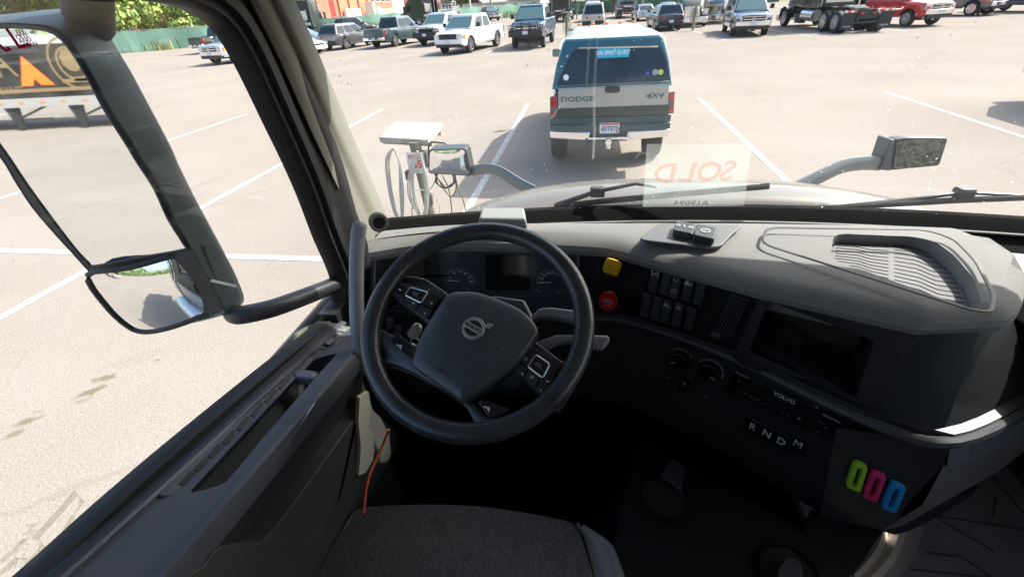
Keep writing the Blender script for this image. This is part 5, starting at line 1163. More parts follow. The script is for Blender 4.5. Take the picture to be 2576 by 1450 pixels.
# tray cut into the top of the pad
trp = [zr(*p, -.49) for p in ((2098, 590), (2120, 578), (2300, 585), (2345, 600), (2400, 640), (2450, 700), (2472, 762), (2455, 778), (2088, 650))]
cm = MB(); T_ = rpoly(trp, .02); cm.prism([p + V((0, 0, .09)) for p in T_], (0, 0, -.125)); carve(pad, cm)
fl = MB(); cI = sum(trp, V()) / len(trp); flp = [cI + (p - cI) * .985 for p in trp]; fl.prism([V((p.x, p.y, EYE - .527)) for p in rpoly(flp, .02)], (0, 0, .004)); mt_ = fl.build('tray_mat', mat('tray_rubber', (.16, .155, .16), .7), pad)
g = MB(); zf = EYE - .5225
for k in range(12):
    t = k / 11; a = zr(2110 - 6 * t, 602 + 56 * t, -.522); 
    L1 = [zr(2108 + 5 * t * 0 - 14 * t, 604 + 70 * t, -.5222), zr(2160, 606 + 78 * t, -.5222), zr(2190, 612 + 84 * t, -.5222), zr(2235, 612 + 96 * t, -.5222)]
    L2 = [zr(2250, 608 + 104 * t, -.5222), zr(2300 + 14 * t, 612 + 116 * t, -.5222), zr(2330 + 34 * t, 624 + 126 * t, -.5222), zr(2365 + 62 * t, 628 + 132 * t, -.5222)]
    for L_ in (L1, L2):
        for p, q in zip(L_, L_[1:]): g.bar(p, q, .0012, .0008)
g.build('mat_groove', mat('groove_grey', (.045, .045, .045), .7), mt_)
def loop(pts, z, r_, w, nm, mm, par, rad=.02):
    P = rpoly([zr(*p, z) for p in pts], rad, 6); g = MB(); g.tube(P, w, 6, closed=True, flat=.5); return g.build(nm, mm, par)
loop(((1915, 612), (1930, 572), (2330, 577), (2400, 600), (2455, 655), (2502, 745), (2492, 785), (2440, 778)), -.478, .03, .0035, 'tray_rim', rub, pad, .03)
# button plate on the pad with two square buttons
bpz = -.482; P = rpoly([zr(*p, bpz) for p in ((1608, 604), (1640, 578), (1662, 566), (1868, 571), (1842, 592), (1812, 624), (1775, 627), (1620, 609))], .015)
plate_o = MB().prism(P, (0, 0, .006)).build('button_plate', mat('plate_grey', (.13, .13, .13), .5, bump=.2, bscale=300), pad, .002)
for k, (pts, sym) in enumerate((((1690, 595), (1700, 569), (1748, 577), (1741, 606)), 0) if False else ((((1690, 594), (1700, 569), (1747, 577), (1740, 604)), 0), (((1741, 606), (1750, 577), (1803, 588), (1793, 618)), 1))):
    P = rpoly([zr(*p, bpz + .008) for p in pts], .006); o = MB().prism(P, (0, 0, .016)).build('push_button', mat('button_dark', (.045, .045, .047), .35), plate_o, .003)
    c = sum(P, V()) / len(P) + V((0, 0, .0175)); ex = (zr(*pts[3], bpz) - zr(*pts[0], bpz)).normalized()
    ff = Fr(c, (P[-1] - P[0]) if False else (zr(*pts[2], bpz) - zr(*pts[1], bpz)), (0, 1, 0), (0, 0, 1)); g = MB()
    if sym == 0:
        for a in (-.014, .014): g.ring(ff.p(a, 0, 0), (0, 0, 1), .0035, .0052, .0005, 12)
        g.bar(ff.p(-.002, .006, .0003), ff.p(.002, -.006, .0003), .002, .0006)
    else: g.ring(ff.p(0, 0, 0), (0, 0, 1), .0085, .0105, .0005, 24); g.bar(ff.p(-.003, -.005, .0003), ff.p(.003, .005, .0003), .002, .0006)
    g.build('icon', icon, o)
# grey sensor box near the glass
P = [zr(*p, -.485) for p in ((1203, 577), (1212, 546), (1322, 546), (1328, 577))]; g = MB(); g.loft([[p for p in P], [p + V((0, 0, .03)) + (sum(P, V()) / 4 - p) * .06 for p in P]], 0, True, True, True); g.build('sensor_box', mat('sensor_grey', (.27, .27, .255), .5, bump=.1, bscale=300), pad, .006)
# fascia below the pad
rings = []
for i in range(nS):
    n = inw(i, RT); a = RT[i]; b = RL[i]; zz = V((0, 0, 1))
    top = a + n * .028 - zz * .035; bot = b + n * .022 + zz * .018
    rings.append([top + n * .07, top, bot, b + n * .006 + zz * .016, b - zz * .000, b + n * .002 - zz * .014, b + n * .03 - zz * .020, b + n * .012 - zz * .15, b - n * .012 - zz * .30, b + n * .2 - zz * .33])
g = MB(); g.loft(refine(rings, (3, 4, 5), 6), 0, True, True, True); fas = g.build('fascia', mat('fascia_black', (.017, .017, .019), .45, bump=.22, bscale=420), truck, ang=30)
def seg(i, lower=False):
    n0, n1 = inw(i, RT), inw(i + 1, RT); zz = V((0, 0, 1))
    if not lower: a, b = RT[i] + n0 * .028 - zz * .035, RT[i + 1] + n1 * .028 - zz * .035; c, d = RL[i] + inw(i, RT) * .022 + zz * .018, RL[i + 1] + inw(i + 1, RT) * .022 + zz * .018
    else: a, b = RL[i] + n0 * .03 - zz * .020, RL[i + 1] + n1 * .03 - zz * .020; c, d = RL[i] + n0 * .012 - zz * .15, RL[i + 1] + n1 * .012 - zz * .15
    ex = (b - a).normalized(); ey = ((a + b) - (c + d)).normalized(); n = ex.cross(ey).normalized(); return Fr((a + b + c + d) / 4, ex, ey, n)
f12, f23, f34, f45, f56 = [seg(i) for i in (1, 2, 3, 4, 5)]
g12, g23, g34, g45, g56 = [seg(i, True) for i in (1, 2, 3, 4, 5)]
def fp(fr_, pts, c=0., r=.0): 
    P = [fr_.at(u, v, c) for u, v in pts]; return rpoly(P, r) if r else P
# rail highlight strip
g = MB(); g.tube([p + V((0, 0, .002)) for p in catmull(RL[1:], 6, False)], .0115, 8); g.build('dash_rail', mat('rail_satin', (.05, .05, .056), .42, bump=.15, bscale=300), fas)
# screen cubby
scr = [(1935, 757), (2206, 858), (2152, 1002), (1884, 882)]
cm = MB(); cm.prism(fp(f45, scr, .03, .004), f45.n * -.085); carve(fas, cm)
sp_ = MB(); sp_.prism(fp(f45, ((1928, 752), (2240, 850), (2170, 1010), (1868, 884)), -.053), f45.n * .003); so2 = sp_.build('cubby_back', gloss, fas)
g = MB()
for u, v, r_ in ((1985, 850, .030), (2056, 872, .004), (2104, 886, .004), (2040, 925, .004), (2090, 940, .004)): MB().cyl(f45.at(u, v, -.0495), f45.n, r_, .001, 20).build('cubby_hole', mat('hole_black', (.002, .002, .002), .9), so2)
g = MB(); P1 = fp(f45, ((1916, 728), (2322, 822), (2180, 1058), (1842, 898)), .001, .012); P2 = fp(f45, scr, .006, .006)
n_ = 24
def resamp(P, n):
    L_ = [0]; 
    for i in range(len(P)): L_.append(L_[-1] + (P[(i + 1) % len(P)] - P[i]).length)
    out = []
    for k in range(n):
        t = L_[-1] * k / n; j = max(i for i in range(len(P)) if L_[i] <= t); out.append(P[j].lerp(P[(j + 1) % len(P)], (t - L_[j]) / max(1e-6, L_[j + 1] - L_[j])))
    return out
P1, P2 = resamp(P1, 60), resamp(P2, 60); P1b = [p + f45.n * .008 for p in P1]
g.loft([P1, P1b, [a.lerp(b, .12) + f45.n * .004 for a, b in zip(P1b, P2)], [a.lerp(b, .9) for a, b in zip(P1b, P2)], P2], 0, True); g.build('screen_surround', blks, fas, ang=50)
g = MB(); g.bar(f45.at(2222, 880, .009), f45.at(2166, 1006, .009), .0012, .001); g.build('trim_line', icong, fas)
g = MB(); g.bar(f45.at(2312, 838, .010), f45.at(2184, 1050, .010), .006, .006); g.build('edge_trim', blks, fas, .002)
g = MB(); g.prism(fp(f45, ((2178, 1028), (2183, 1032), (2168, 1055), (2160, 1052)), .012), f45.n * .004); g.build('chrome_clip', satin, fas)
# switch banks
def bank(box, cells, marks):
    o = MB().prism(fp(f34, box, .001, .003), f34.n * .004).build('switch_bank', gloss, fas, .001)
    for k, (u, v) in enumerate(cells):
        ex = V((0, 0, 0)); h = [(-6, -33), (21, -25), (9, 32), (-19, 24)] 
        P = rpoly([f34.at(u + a * .80 - .5, v + b * .96, .005) for a, b in h], .003)
        sw = MB().loft([P, [p + f34.n * .006 for p in P]], 0, True, False, True).build('rocker_switch', mat('switch_face', (.065, .065, .072), .4), o, .0015)
        sf_ = Fr(f34.at(u, v - 16, .0118), f34.ex, f34.ey, f34.n); g = MB(); mk = marks[k]
        if mk == 'axle': g.bar(sf_.p(-.007, 0), sf_.p(.007, 0), .002, .0006); [g.bar(sf_.p(a, -.006), sf_.p(a, .006), .002, .0006) for a in (-.007, .007)]; g.ring(sf_.p(0, 0), sf_.n, .0015, .003, .0004, 10); [g.fbox(sf_, a, b, 0, .004, .003, .0004) for a in (-.007, .007) for b in (-.007, .007)]
        elif mk == 'truck': g.fbox(sf_, -.003, -.001, 0, .009, .004, .0004); g.fbox(sf_, -.001, .003, 0, .004, .005, .0004); g.bar(sf_.p(.002, -.002), sf_.p(.009, -.002), .0015, .0004); [g.ring(sf_.p(a, -.005), sf_.n, .001, .0025, .0004, 10) for a in (-.006, .001, .007)]
        elif mk == 'ring': g.ring(sf_.p(0, 0), sf_.n, .0045, .0062, .0004, 16); g.bar(sf_.p(-.005, -.005), sf_.p(.005, .005), .001, .0006); g.text('ATC', sf_, 0, 0, .005, c=.0004)
        elif mk == 'sweat': g.ring(sf_.p(0, 0), sf_.n, .004, .0052, .0004, 14, a0=-60, a1=240); g.text('MUD', Fr(f34.at(u - 4, v + 8, .0118), f34.ex, f34.ey, f34.n), 0, 0, .0062, c=.0004, bold=True); g.text('SNOW', Fr(f34.at(u - 6, v + 15, .0118), f34.ex, f34.ey, f34.n), 0, 0, .0058, c=.0004, bold=True)
        if g.v: g.build('icon', icon, sw)
        if mk in ('axle', 'truck'): 
            P = rpoly([f34.at(u + a * .5 - 5, v + 14 + b * .36, .0125) for a, b in h], .002); MB().prism(P, f34.n * .002).build('switch_pad', mat('switch_pad', (.06, .06, .065), .4), sw, .0008)
bank(((1640, 674), (1780, 713), (1757, 772), (1617, 733)), ((1647, 704), (1675, 712), (1700, 719), (1731, 727), (1760, 736)), ('axle', '', 'sweat', 'truck', ''))
bank(((1618, 740), (1757, 780), (1737, 832), (1598, 792)), ((1626, 766), (1652, 774), (1677, 782), (1706, 790), (1736, 800)), ('', '', 'truck', 'ring', ''))
# air vents
def vent(fr_, box, n, name='air_vent', tab=None, par=None):
    P = fp(fr_, box, .001, .003); o = MB().prism(P, fr_.n * .005).build(name, blks, par or fas, .002)
    inner = [fr_.at(u, v, .0065) for u, v in box]; ci = sum(inner, V()) / 4; inner = [ci + (p - ci) * .80 for p in inner]
    MB().prism(inner, fr_.n * .0005).build('vent_well', mat('hole_black', (.002, .002, .002), .9), o)
    g = MB()
    for k in range(n):
        t = (k + .5) / n; a = inner[0].lerp(inner[1], t); b = inner[3].lerp(inner[2], t); g.bar(a + fr_.n * .002, b + fr_.n * .002, .0022, .004, up=tuple(fr_.n))
    g.build('vent_slat', mat('slat_dark', (.10, .10, .107), .4), o)
    return o
vo = vent(f34, ((1838, 735), (1890, 752), (1847, 850), (1790, 832)), 6)
MB().fbox(Fr(f34.at(1803, 838, .007), f34.ex, f34.ey, f34.n), 0, 0, 0, .022, .012, .010).build('vent_tab', mat('slat_dark', (.10, .10, .107), .4), vo, .002)
f01 = seg(0)
vf = f01; MB().prism(fp(vf, ((938, 634), (1070, 634), (1060, 780), (930, 780)), .0015, .004), vf.n * .004).build('vent_panel', mat('vent_panel_slate', (.045, .046, .05), .5, bump=.2, bscale=300), fas, .002)
vent(vf, ((955, 645), (1014, 645), (1000, 760), (948, 760)), 6)
MB().bar(vf.at(945, 640, .008), vf.at(940, 780, .008), .004, .003).build('trim_line', icong, fas)
# yellow parking brake knob and red trailer air knob
yel = mat('knob_yellow', (.85, .45, .02), .4, coat=.2); redk = mat('knob_red', (.55, .02, .018), .35, coat=.2)
ko = MB(); P = fp(f23, ((1525, 647), (1566, 660), (1553, 697), (1514, 682)), .034, .012); cK = sum(P, V()) / len(P); ko.loft([[cK + (p - cK) * .4 - f23.n * .034 for p in P], [cK + (p - cK) * .4 - f23.n * .006 for p in P], [cK + (p - cK) * .96 - f23.n * .004 for p in P], P, [cK + (p - cK) * .85 + f23.n * .002 for p in P]], 0, True, True, True)
o = ko.build('parking_brake_knob', yel, fas, ang=50); g = MB(); kf = Fr(cK + f23.n * .0028, f23.ex, f23.ey, f23.n); g.box(kf.p(-.006, .004), (.004, .002, .003)); g.box(kf.p(.001, -.006), (.003, .002, .003)); g.build('worn_print', mat('print_brown', (.2, .12, .03), .7), o)
oc8 = [(1530 + 26 * math.cos(R(22.5 + 45 * k)), 757 + 26 * math.sin(R(22.5 + 45 * k))) for k in range(8)]
P = fp(f23, oc8, .030); cK = sum(P, V()) / 8; ko = MB(); ko.loft([[cK + (p - cK) * .4 - f23.n * .030 for p in P], [cK + (p - cK) * .4 - f23.n * .006 for p in P], P, [cK + (p - cK) * .94 + f23.n * .002 for p in P]], 0, True, True, True); o = ko.build('trailer_air_knob', redk, fas)
kf = Fr(cK + f23.n * .0024, f23.ex + f23.ey * -.05, f23.ey, f23.n); pk = mat('print_pale', (.65, .35, .33), .6); g = MB(); g.text('TRAILER', kf, 0, .0085, .0062, c=.0006, bold=True); g.text('AIR SUPPLY', kf, 0, .0015, .0058, c=.0006, bold=True); g.text('NOT FOR PARKING', kf, 0, -.0042, .003, c=.0006); g.text('PUSH TO SUPPLY', kf, 0, -.015, .0028, c=.0006); g.fbox(kf, .002, -.009, .0005, .008, .003, .0003); g.build('lettering', pk, o)
# instrument cluster behind the wheel
g = MB(); g.prism(fp(f12, ((1100, 612), (1462, 616), (1460, 792), (1100, 792)), .002, .02), f12.n * .003); cl = g.build('instrument_cluster', mat('cluster_face', (.04, .05, .065), .25, coat=.3), fas)
g = MB(); g.prism(fp(f12, ((1222, 640), (1333, 640), (1333, 728), (1222, 728)), .0055, .003), f12.n * .001); g.build('display', gloss, cl)
def gauge(u, v, r, a0, a1, nums=(), needle=None, n=12, big=True):
    c = f12.at(u, v, .0056); g = MB(); f_ = Fr(c, f12.ex, f12.ey, f12.n)
    for k in range(n + 1):
        a = R(a0 + (a1 - a0) * k / n); d = f_.ex * math.cos(a) + f_.ey * math.sin(a); g.bar(c + d * r * .88, c + d * r, .0012 if k % 2 == 0 else .0007, .0005, up=tuple(f12.n))
    g.ring(c, f12.n, r * .99, r * 1.01, .0004, 30, 0, a0, a1, f_.ex) if False else None
    for (s_, an) in nums: a = R(an); g.text(s_, f_, math.cos(a) * r * .72, math.sin(a) * r * .72, r * .23, c=.0002)
    if needle is not None: a = R(needle); d = f_.ex * math.cos(a) + f_.ey * math.sin(a); g.bar(c + d * r * .1, c + d * r * .85, .0016, .001, up=tuple(f12.n))
    g.build('gauge', icon if big else icong, cl)
gauge(1158, 706, .041, 150, -5, (('0', 160), ('10', 120), ('15', 85), ('20', 55), ('25', 25), ('30', -2)), 181, 15)
gauge(1390, 710, .043, 185, -5, (('0', 186), ('20', 158), ('30', 134), ('40', 112), ('50', 90), ('60', 68), ('70', 46), ('80', 18)), 181, 16)
for (u, v, nd) in ((1187, 640, 140), (1130, 640, 120), (1345, 638, 140), (1420, 640, 130), (1185, 730, 150), (1362, 735, 150), (1412, 738, 150), (1130, 740, 120)): gauge(u, v, .017, 150, 20, (), nd, 6, False)
MB().bar(f12.at(1455, 640, .006), f12.at(1452, 780, .006), .004, .002).build('trim_line', icong, cl)
# climate knobs, radio, gear buttons on the lower panel
def lowtext(fr_, u, v, s_, size, m_=icon, bold=True, name='lettering', par=None): 
    f_ = Fr(fr_.at(u, v, .002), fr_.ex, fr_.ey, fr_.n); return MB().text(s_, f_, 0, 0, size, c=.0012, bold=bold).build(name, m_, par or fas)
for (u, v, r_, ar, ndl) in ((1712, 902, .026, (150, 30), 210), (1785, 932, .028, (150, -20), 340), (1722, 962, .018, (0, 0), 70)):
    fr_ = g34; c = fr_.at(u, v, .001); o = MB().cyl(c, fr_.n, r_, .02, 28, r2=r_ * .92).build('climate_knob', gloss, fas, .002)
    f_ = Fr(c, fr_.ex, fr_.ey, fr_.n); g = MB(); a = R(ndl); d = f_.ex * math.cos(a) + f_.ey * math.sin(a); g.bar(c + fr_.n * .0208 + d * r_ * .35, c + fr_.n * .0208 + d * r_ * .75, .0022, .001, up=tuple(fr_.n))
    if ar[0]: 
        for k in range(5):
            a = R(ar[0] + (ar[1] - ar[0]) * k / 5); a2 = R(ar[0] + (ar[1] - ar[0]) * (k + .8) / 5); p1 = c + (f_.ex * math.cos(a) + f_.ey * math.sin(a)) * r_ * 1.18; p2 = c + (f_.ex * math.cos(a2) + f_.ey * math.sin(a2)) * r_ * 1.18; g.bar(p1 + fr_.n * .001, p2 + fr_.n * .001, .0018 if u > 1750 else .001, .0006, up=tuple(fr_.n))
    g.build('knob_mark', icon, o)
lowtext(g34, 1682, 948, 'AC', .010, icong); lowtext(g34, 1738, 950, '~~', .01, icong); lowtext(g34, 1700, 975, 'o', .008, icong); lowtext(g34, 1775, 995, 'O', .014, icong)
rad = MB().prism(fp(g45, ((1850, 932), (2120, 1050), (2092, 1105), (1822, 985)), .001, .004), g45.n * .006).build('radio', gloss, fas, .001)
for u, v, s_, sz in ((1973, 1000, 'VOLVO', .014), (1867, 942, 'bluetooth', .008), (1860, 958, 'o', .008), (2055, 1022, 'o', .010), (2092, 1052, '=====', .012), (2065, 1060, '- -', .01), (2080, 1075, '---', .008), (2060, 1085, '--', .008), (2010, 1052, 'M', .008), (1900, 1000, '. - . - . - . - .', .014), (1978, 1040, '- . - .', .010)):
    f_ = Fr(g45.at(u, v, .008), g45.ex, g45.ey, g45.n); MB().text(s_, f_, 0, 0, sz, c=.0006, bold=s_ == 'VOLVO').build('radio_mark', icon, rad)
for s_, u, v in (('R', 1895, 1070), ('N', 1931, 1088), ('D', 1967, 1107), ('M', 2009, 1114)):
    f_ = Fr(g45.at(u, v, .002), g45.ex, g45.ey, g45.n); P = rpoly([f_.p(-.019, -.022), f_.p(.019, -.022), f_.p(.019, .022), f_.p(-.019, .022)], .003); o = MB().prism(P, f_.n * .005).build('gear_button', gloss, fas, .001); MB().text(s_, f_, 0, 0, .026, c=.0056, bold=s_ != 'M').build('letter', icon, o)
# console end: silver strip and pale side panel
a = [zr(*p, -.74) for p in ((2392, 1112), (2440, 1098), (2500, 1074), (2576, 1036), (2660, 985))]; b = [zr(*p, -.80) for p in ((2372, 1168), (2440, 1152), (2500, 1122), (2576, 1085), (2660, 1030))]
g = MB(); g.loft([[p, q + V((.004, -.004, 0)), q + V((.01, .01, -.004))] for p, q in zip(catmull(a, 4, False), catmull(b, 4, False))], 0, False); g.build('silver_strip', satin, fas, ang=60)
g = MB(); g.bar(zr(2450, 1093, -.738), zr(2440, 1156, -.80), .003, .003); g.build('strip_joint', rub, fas)
c_ = [zr(*p, -.98) for p in ((2222, 1330), (2265, 1322), (2340, 1282), (2440, 1218), (2540, 1120))]
b2 = [zr(*p, -.802) for p in ((2374, 1170), (2440, 1154), (2500, 1126), (2576, 1090), (2660, 1034))]
g = MB(); g.loft([[p, p.lerp(q, .5) + V((.012, -.012, 0)), q] for p, q in zip(catmull(b2, 4, False), catmull(c_, 4, False))], 0, False); g.build('console_side', mat('console_side_taupe', (.13, .115, .10), .7, bump=.3, bscale=300), truck, ang=60)
g = MB(); g.loft([[V((p.x, p.y, EYE - .515)), p] for p in catmull([zr(*q, -.74) for q in ((2404, 1110), (2470, 1085), (2530, 1058), (2600, 1024))], 4, False)], 0, False); 
# lower black face of the console corner
g = MB(); P = [RL[4] + V((0, .02, -.16)), zr(2105, 1075, -.76), zr(2392, 1118, -.745), zr(2374, 1168, -.80), zr(2222, 1332, -.98), zr(2060, 1300, -.99)]
g.add([P[1], P[2], P[3], P[4], P[5]], [(0, 1, 2, 3, 4)]); g.build('console_corner', blk, fas)
cp = [zr(2105, 1075, -.76), zr(2392, 1118, -.745), zr(2222, 1332, -.98)]; cfn = (cp[1] - cp[0]).cross(cp[2] - cp[0]).normalized(); cfn = cfn if cfn.y < 0 else -cfn
cfr = Fr(cp[0], cp[1] - cp[0], (0, 0, 1), cfn)
# bright fabric pulls clipped on the console corner
def hook(c_, q, m_, lab):
    P = [cfr.at(u, v, .001) for u, v in q]; g = MB(); a, b, c, d = P
    g.loft([rpoly([a, b, c, d], .008, 4), [p + cfr.n * .012 for p in rpoly([a, b, c, d], .008, 4)]], 0, True, True, True)
    o = g.build('clip_pull', m_, None, .002); cc_ = sum(P, V()) / 4; inn_ = [cc_ + (p - cc_) * .60 + cfr.n * .0 for p in P]; inn_ = [inn_[0], inn_[1], inn_[2], inn_[3]]
    cm = MB(); ax = ((P[0] + P[1]) / 2 - (P[2] + P[3]) / 2).normalized(); sd_ = ax.cross(cfr.n); cm.prism(rpoly([cc_ + sd_ * s1 * .0045 + ax * s2 * .024 - cfr.n * .001 for s1, s2 in ((-1, -1), (1, -1), (1, 1), (-1, 1))], .003), cfr.n * .03); carve(o, cm)
    return tag(o, lab, 'clip', 'coloured clips on the console')
hook(0, ((2146, 1150), (2180, 1164), (2160, 1230), (2124, 1214)), mat('pull_lime', (.30, .55, .02), .7, bump=.4, bscale=200), 'lime green clip on the black console, leftmost of three')
hook(0, ((2190, 1173), (2227, 1188), (2202, 1254), (2165, 1240)), mat('pull_magenta', (.62, .02, .12), .7, bump=.4, bscale=200), 'magenta clip between the lime and the blue clips')
hook(0, ((2238, 1200), (2276, 1216), (2248, 1282), (2211, 1266)), mat('pull_blue', (.0, .25, .55), .7, bump=.4, bscale=200), 'bright blue clip nearest the console corner')
g = MB(); g.prism([zr(u, v, -1.0) for u, v in ((2040, 1280), (2222, 1331), (2150, 1440), (2085, 1500), (1960, 1500))], (0, 0, -.35)); g.build('console_leg', mat('tunnel_black', (.005, .005, .006), .55, spec=.2, bump=.2, bscale=300), fas)
# passenger side: pale dash shelf, lit sill, rubber floor
g = MB(); g.prism([Z(q) for q in ((.86, 1.12, -.56), (1.40, 1.02, -.56), (1.40, .62, -.60), (.98, .60, -.60), (.93, .80, -.58))], (0, 0, -.05)); g.build('passenger_shelf', mat('shelf_beige', (.22, .215, .20), .65, bump=.2, bscale=300), truck, .012)
g = MB(); rings = []
for k in range(10):
    t = k / 9; c0_ = [zr(u0 + (u1 - u0) * t, v0 + (v1 - v0) * t, -1.25) for (u0, v0), (u1, v1) in (((2190, 1330), (2060, 1480)), ((2222, 1322), (2110, 1480)), ((2240, 1326), (2130, 1480)), ((2262, 1318), (2160, 1480)), ((2282, 1314), (2190, 1480)), ((2314, 1302), (2240, 1480)))]
    bend = math.sin(t * math.pi) * .02; rings.append([p + V((bend, 0, .02 * (j % 2))) for j, p in enumerate(c0_)])
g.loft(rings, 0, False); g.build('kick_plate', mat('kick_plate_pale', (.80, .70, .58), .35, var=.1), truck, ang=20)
g = MB(); g.prism([Z(q) for q in ((.70, 1.2, -1.36), (1.4, 1.2, -1.36), (1.4, -.6, -1.36), (.70, -.6, -1.36))], (0, 0, -.03)); mo = g.build('floor_mat', mat('mat_mauve', (.40, .35, .37), .7, bump=.35, bscale=30, var=.15, vscale=5), truck)
g = MB()
for P in (((2460, 1150), (2576, 1290)), ((2310, 1290), (2576, 1330)), ((2355, 1300), (2500, 1385)), ((2330, 1388), (2420, 1400)), ((2420, 1400), (2540, 1480)), ((2505, 1250), (2498, 1300)), ((2290, 1430), (2576, 1460))): g.bar(zr(*P[0], -1.358), zr(*P[1], -1.358), .005, .003)
g.build('mat_rib', mat('mat_rib_grey', (.17, .15, .16), .8), mo)
# centre tunnel with cup holders
g = MB(); g.prism([zr(u, v, -.99) for u, v in ((1612, 1095), (1760, 1180), (1900, 1255), (2050, 1345), (2170, 1452), (2100, 1560), (1500, 1560), (1560, 1250))], (0, 0, -.4)); tn = g.build('centre_tunnel', mat('tunnel_black', (.005, .005, .006), .55, spec=.2, bump=.2, bscale=300), truck, .015, 3)
for u, v, r_ in ((1675, 1250, .052), (1985, 1440, .052)):
    c = zr(u, v, -.985); o = MB().ring(c, (0, 0, 1), r_, r_ + .004, .006, 32).build('cup_holder', gloss, tn); MB().cyl(c + V((0, 0, -.0)), (0, 0, 1), r_ * .99, .001, 24).build('cup_well', mat('hole_black', (.002, .002, .002), .9), o)
MB().prism([zr(*p, -.98) for p in ((1690, 1155), (1722, 1180), (1712, 1240), (1660, 1198))], (0, 0, .01)).build('console_lever', mat('lever_slate', (.022, .024, .028), .5), tn, .003)
MB().prism(rpoly([zr(*p, -.97) for p in ((1975, 1400), (2010, 1412), (2020, 1460), (1960, 1480), (1950, 1440))], .01), (0, 0, .01)).build('tunnel_cap', mat('lever_slate', (.022, .024, .028), .5), tn, .003)
# pale jamb beside the door, its sunlight put into the cream colour, orange cord
g = MB(); g.prism([at(u, v, x=-.488) for u, v in ((905, 1000), (928, 985), (934, 1030), (928, 1075), (940, 1090), (942, 1130), (935, 1180), (903, 1195), (908, 1120), (902, 1060))], (-.01, .004, 0)); g.build('door_jamb', mat('jamb_sunlit_cream', (.62, .58, .46), .7), truck)
tag(MB().tube(catmull([at(u, v, x=xx) for u, v, xx in ((978, 1080, -.40), (962, 1120, -.42), (942, 1165, -.43), (928, 1200, -.43), (920, 1235, -.43), (915, 1290, -.43))], 6, False), .003, 8).build('orange_cord', mat('cord_orange', (.75, .13, .03), .45)), 'thin orange cord hanging between the door and the seat', 'cord')
# grab handle beside the door
g = MB(); g.tube(catmull([at(*p, x=-.50) for p in ((906, 562), (900, 600), (897, 680), (897, 760), (900, 830), (908, 880), (922, 930))], 5, False), [.014] + [.0165] * 29 + [.016], 14); g.build('grab_handle', mat('handle_grey', (.26, .27, .29), .4, bump=.1, bscale=300), truck, ang=60)
# ---- steering wheel
WN = V((0, -math.cos(R(60)), math.sin(R(60)))); WC = Z((-.196, .664, -.512)); wfz = Fr(WC, (1, 0, 0), V((0, math.sin(R(60)), math.cos(R(60)))), WN)
sw = empty('x', 'x', 'x') if False else None
leath = mat('wheel_leather', (.034, .035, .039), .30, bump=.35, bscale=260, var=.25, vscale=14, spec=.55)
rr_ = .2075; g = MB(); rings = []
for k in range(72):
    a = 2 * math.pi * k / 72; d = wfz.ex * math.cos(a) + wfz.ey * math.sin(a); c = WC + d * rr_; r1 = .0190; r2 = .0150
    rings.append([c + d * (r1 * math.cos(q)) + WN * (r2 * math.sin(q) * 1.15) for q in [2 * math.pi * j / 14 for j in range(14)]])
g.loft(rings, 0, True, loop=True); wheel_o = g.build('steering_wheel', leath, truck, ang=89)
def wq(pts, c=0.): return [at(u, v, pl=(WC + WN * c, WN)) for u, v in pts]
def slab(pts, c0, h, name, m_, par, n=4, ang=60, top=.93, bev=0, dome=0.):
    P = catmull(wq(pts, c0 + h), n) if n else rpoly(wq(pts, c0 + h), .006); cc = sum(P, V()) / len(P); sh = lambda f, z: [cc + (p - cc) * f + WN * z for p in P]
    return MB().loft([sh(.97, -h), sh(1, -h * .35), sh((1 + top) / 2 + .02, -h * .08), sh(top, dome * .4), sh(.6, dome * .85), sh(.2, dome)], 0, True, True, True).build(name, m_, par, bev, ang=ang)
# lower bridge: left rim, under the hub, to the lower right rim
def plate(pts, c0, h, name, m_, par, r=.008, dome=.0, f1=.985, ang=60, n=3):
    P = resampl(rpoly(wq(pts, c0 + h), r, n), 90); cc = sum(P, V()) / len(P)
    nrm = []
    for i in range(len(P)):
        t = (P[(i + 1) % len(P)] - P[i - 1]).normalized(); q = t.cross(WN); nrm.append(q)
    area = sum(((P[i] - cc).cross(P[(i + 1) % len(P)] - cc)).dot(WN) for i in range(len(P)))
    sg_ = 1 if area > 0 else -1
    def sh(d, z): return [p - q * (d * sg_) + WN * z for p, q in zip(P, nrm)]
    return MB().loft([sh(0, -h), sh(-.0, -h * .4), sh(.0012, -h * .12), sh(.004, 0)], 0, True, True, True).build(name, m_, par, ang=ang)
plate(((918, 800), (950, 820), (977, 834), (1000, 846), (1040, 880), (1090, 900), (1150, 960), (1180, 1000), (1205, 1026), (1232, 1050), (1275, 1040), (1320, 1052), (1374, 1030), (1400, 1005), (1365, 1045), (1290, 1085), (1200, 1104), (1180, 1108), (1190, 1085), (1191, 1062), (1171, 1022), (1126, 990), (1035, 936), (977, 913), (960, 922), (950, 950), (922, 920), (912, 860)), -.030, .026, 'lower_spoke', leath, wheel_o, .012)
plate(((962, 730), (985, 705), (1030, 690), (1072, 699), (1126, 735), (1160, 790), (1100, 830), (1060, 800), (993, 748), (960, 775)), -.034, .022, 'spoke', leath, wheel_o, .01)
plate(((1300, 860), (1340, 850), (1413, 905), (1432, 912), (1460, 890), (1470, 930), (1440, 980), (1400, 1040), (1372, 1005), (1290, 930)), -.034, .022, 'spoke', leath, wheel_o, .01)
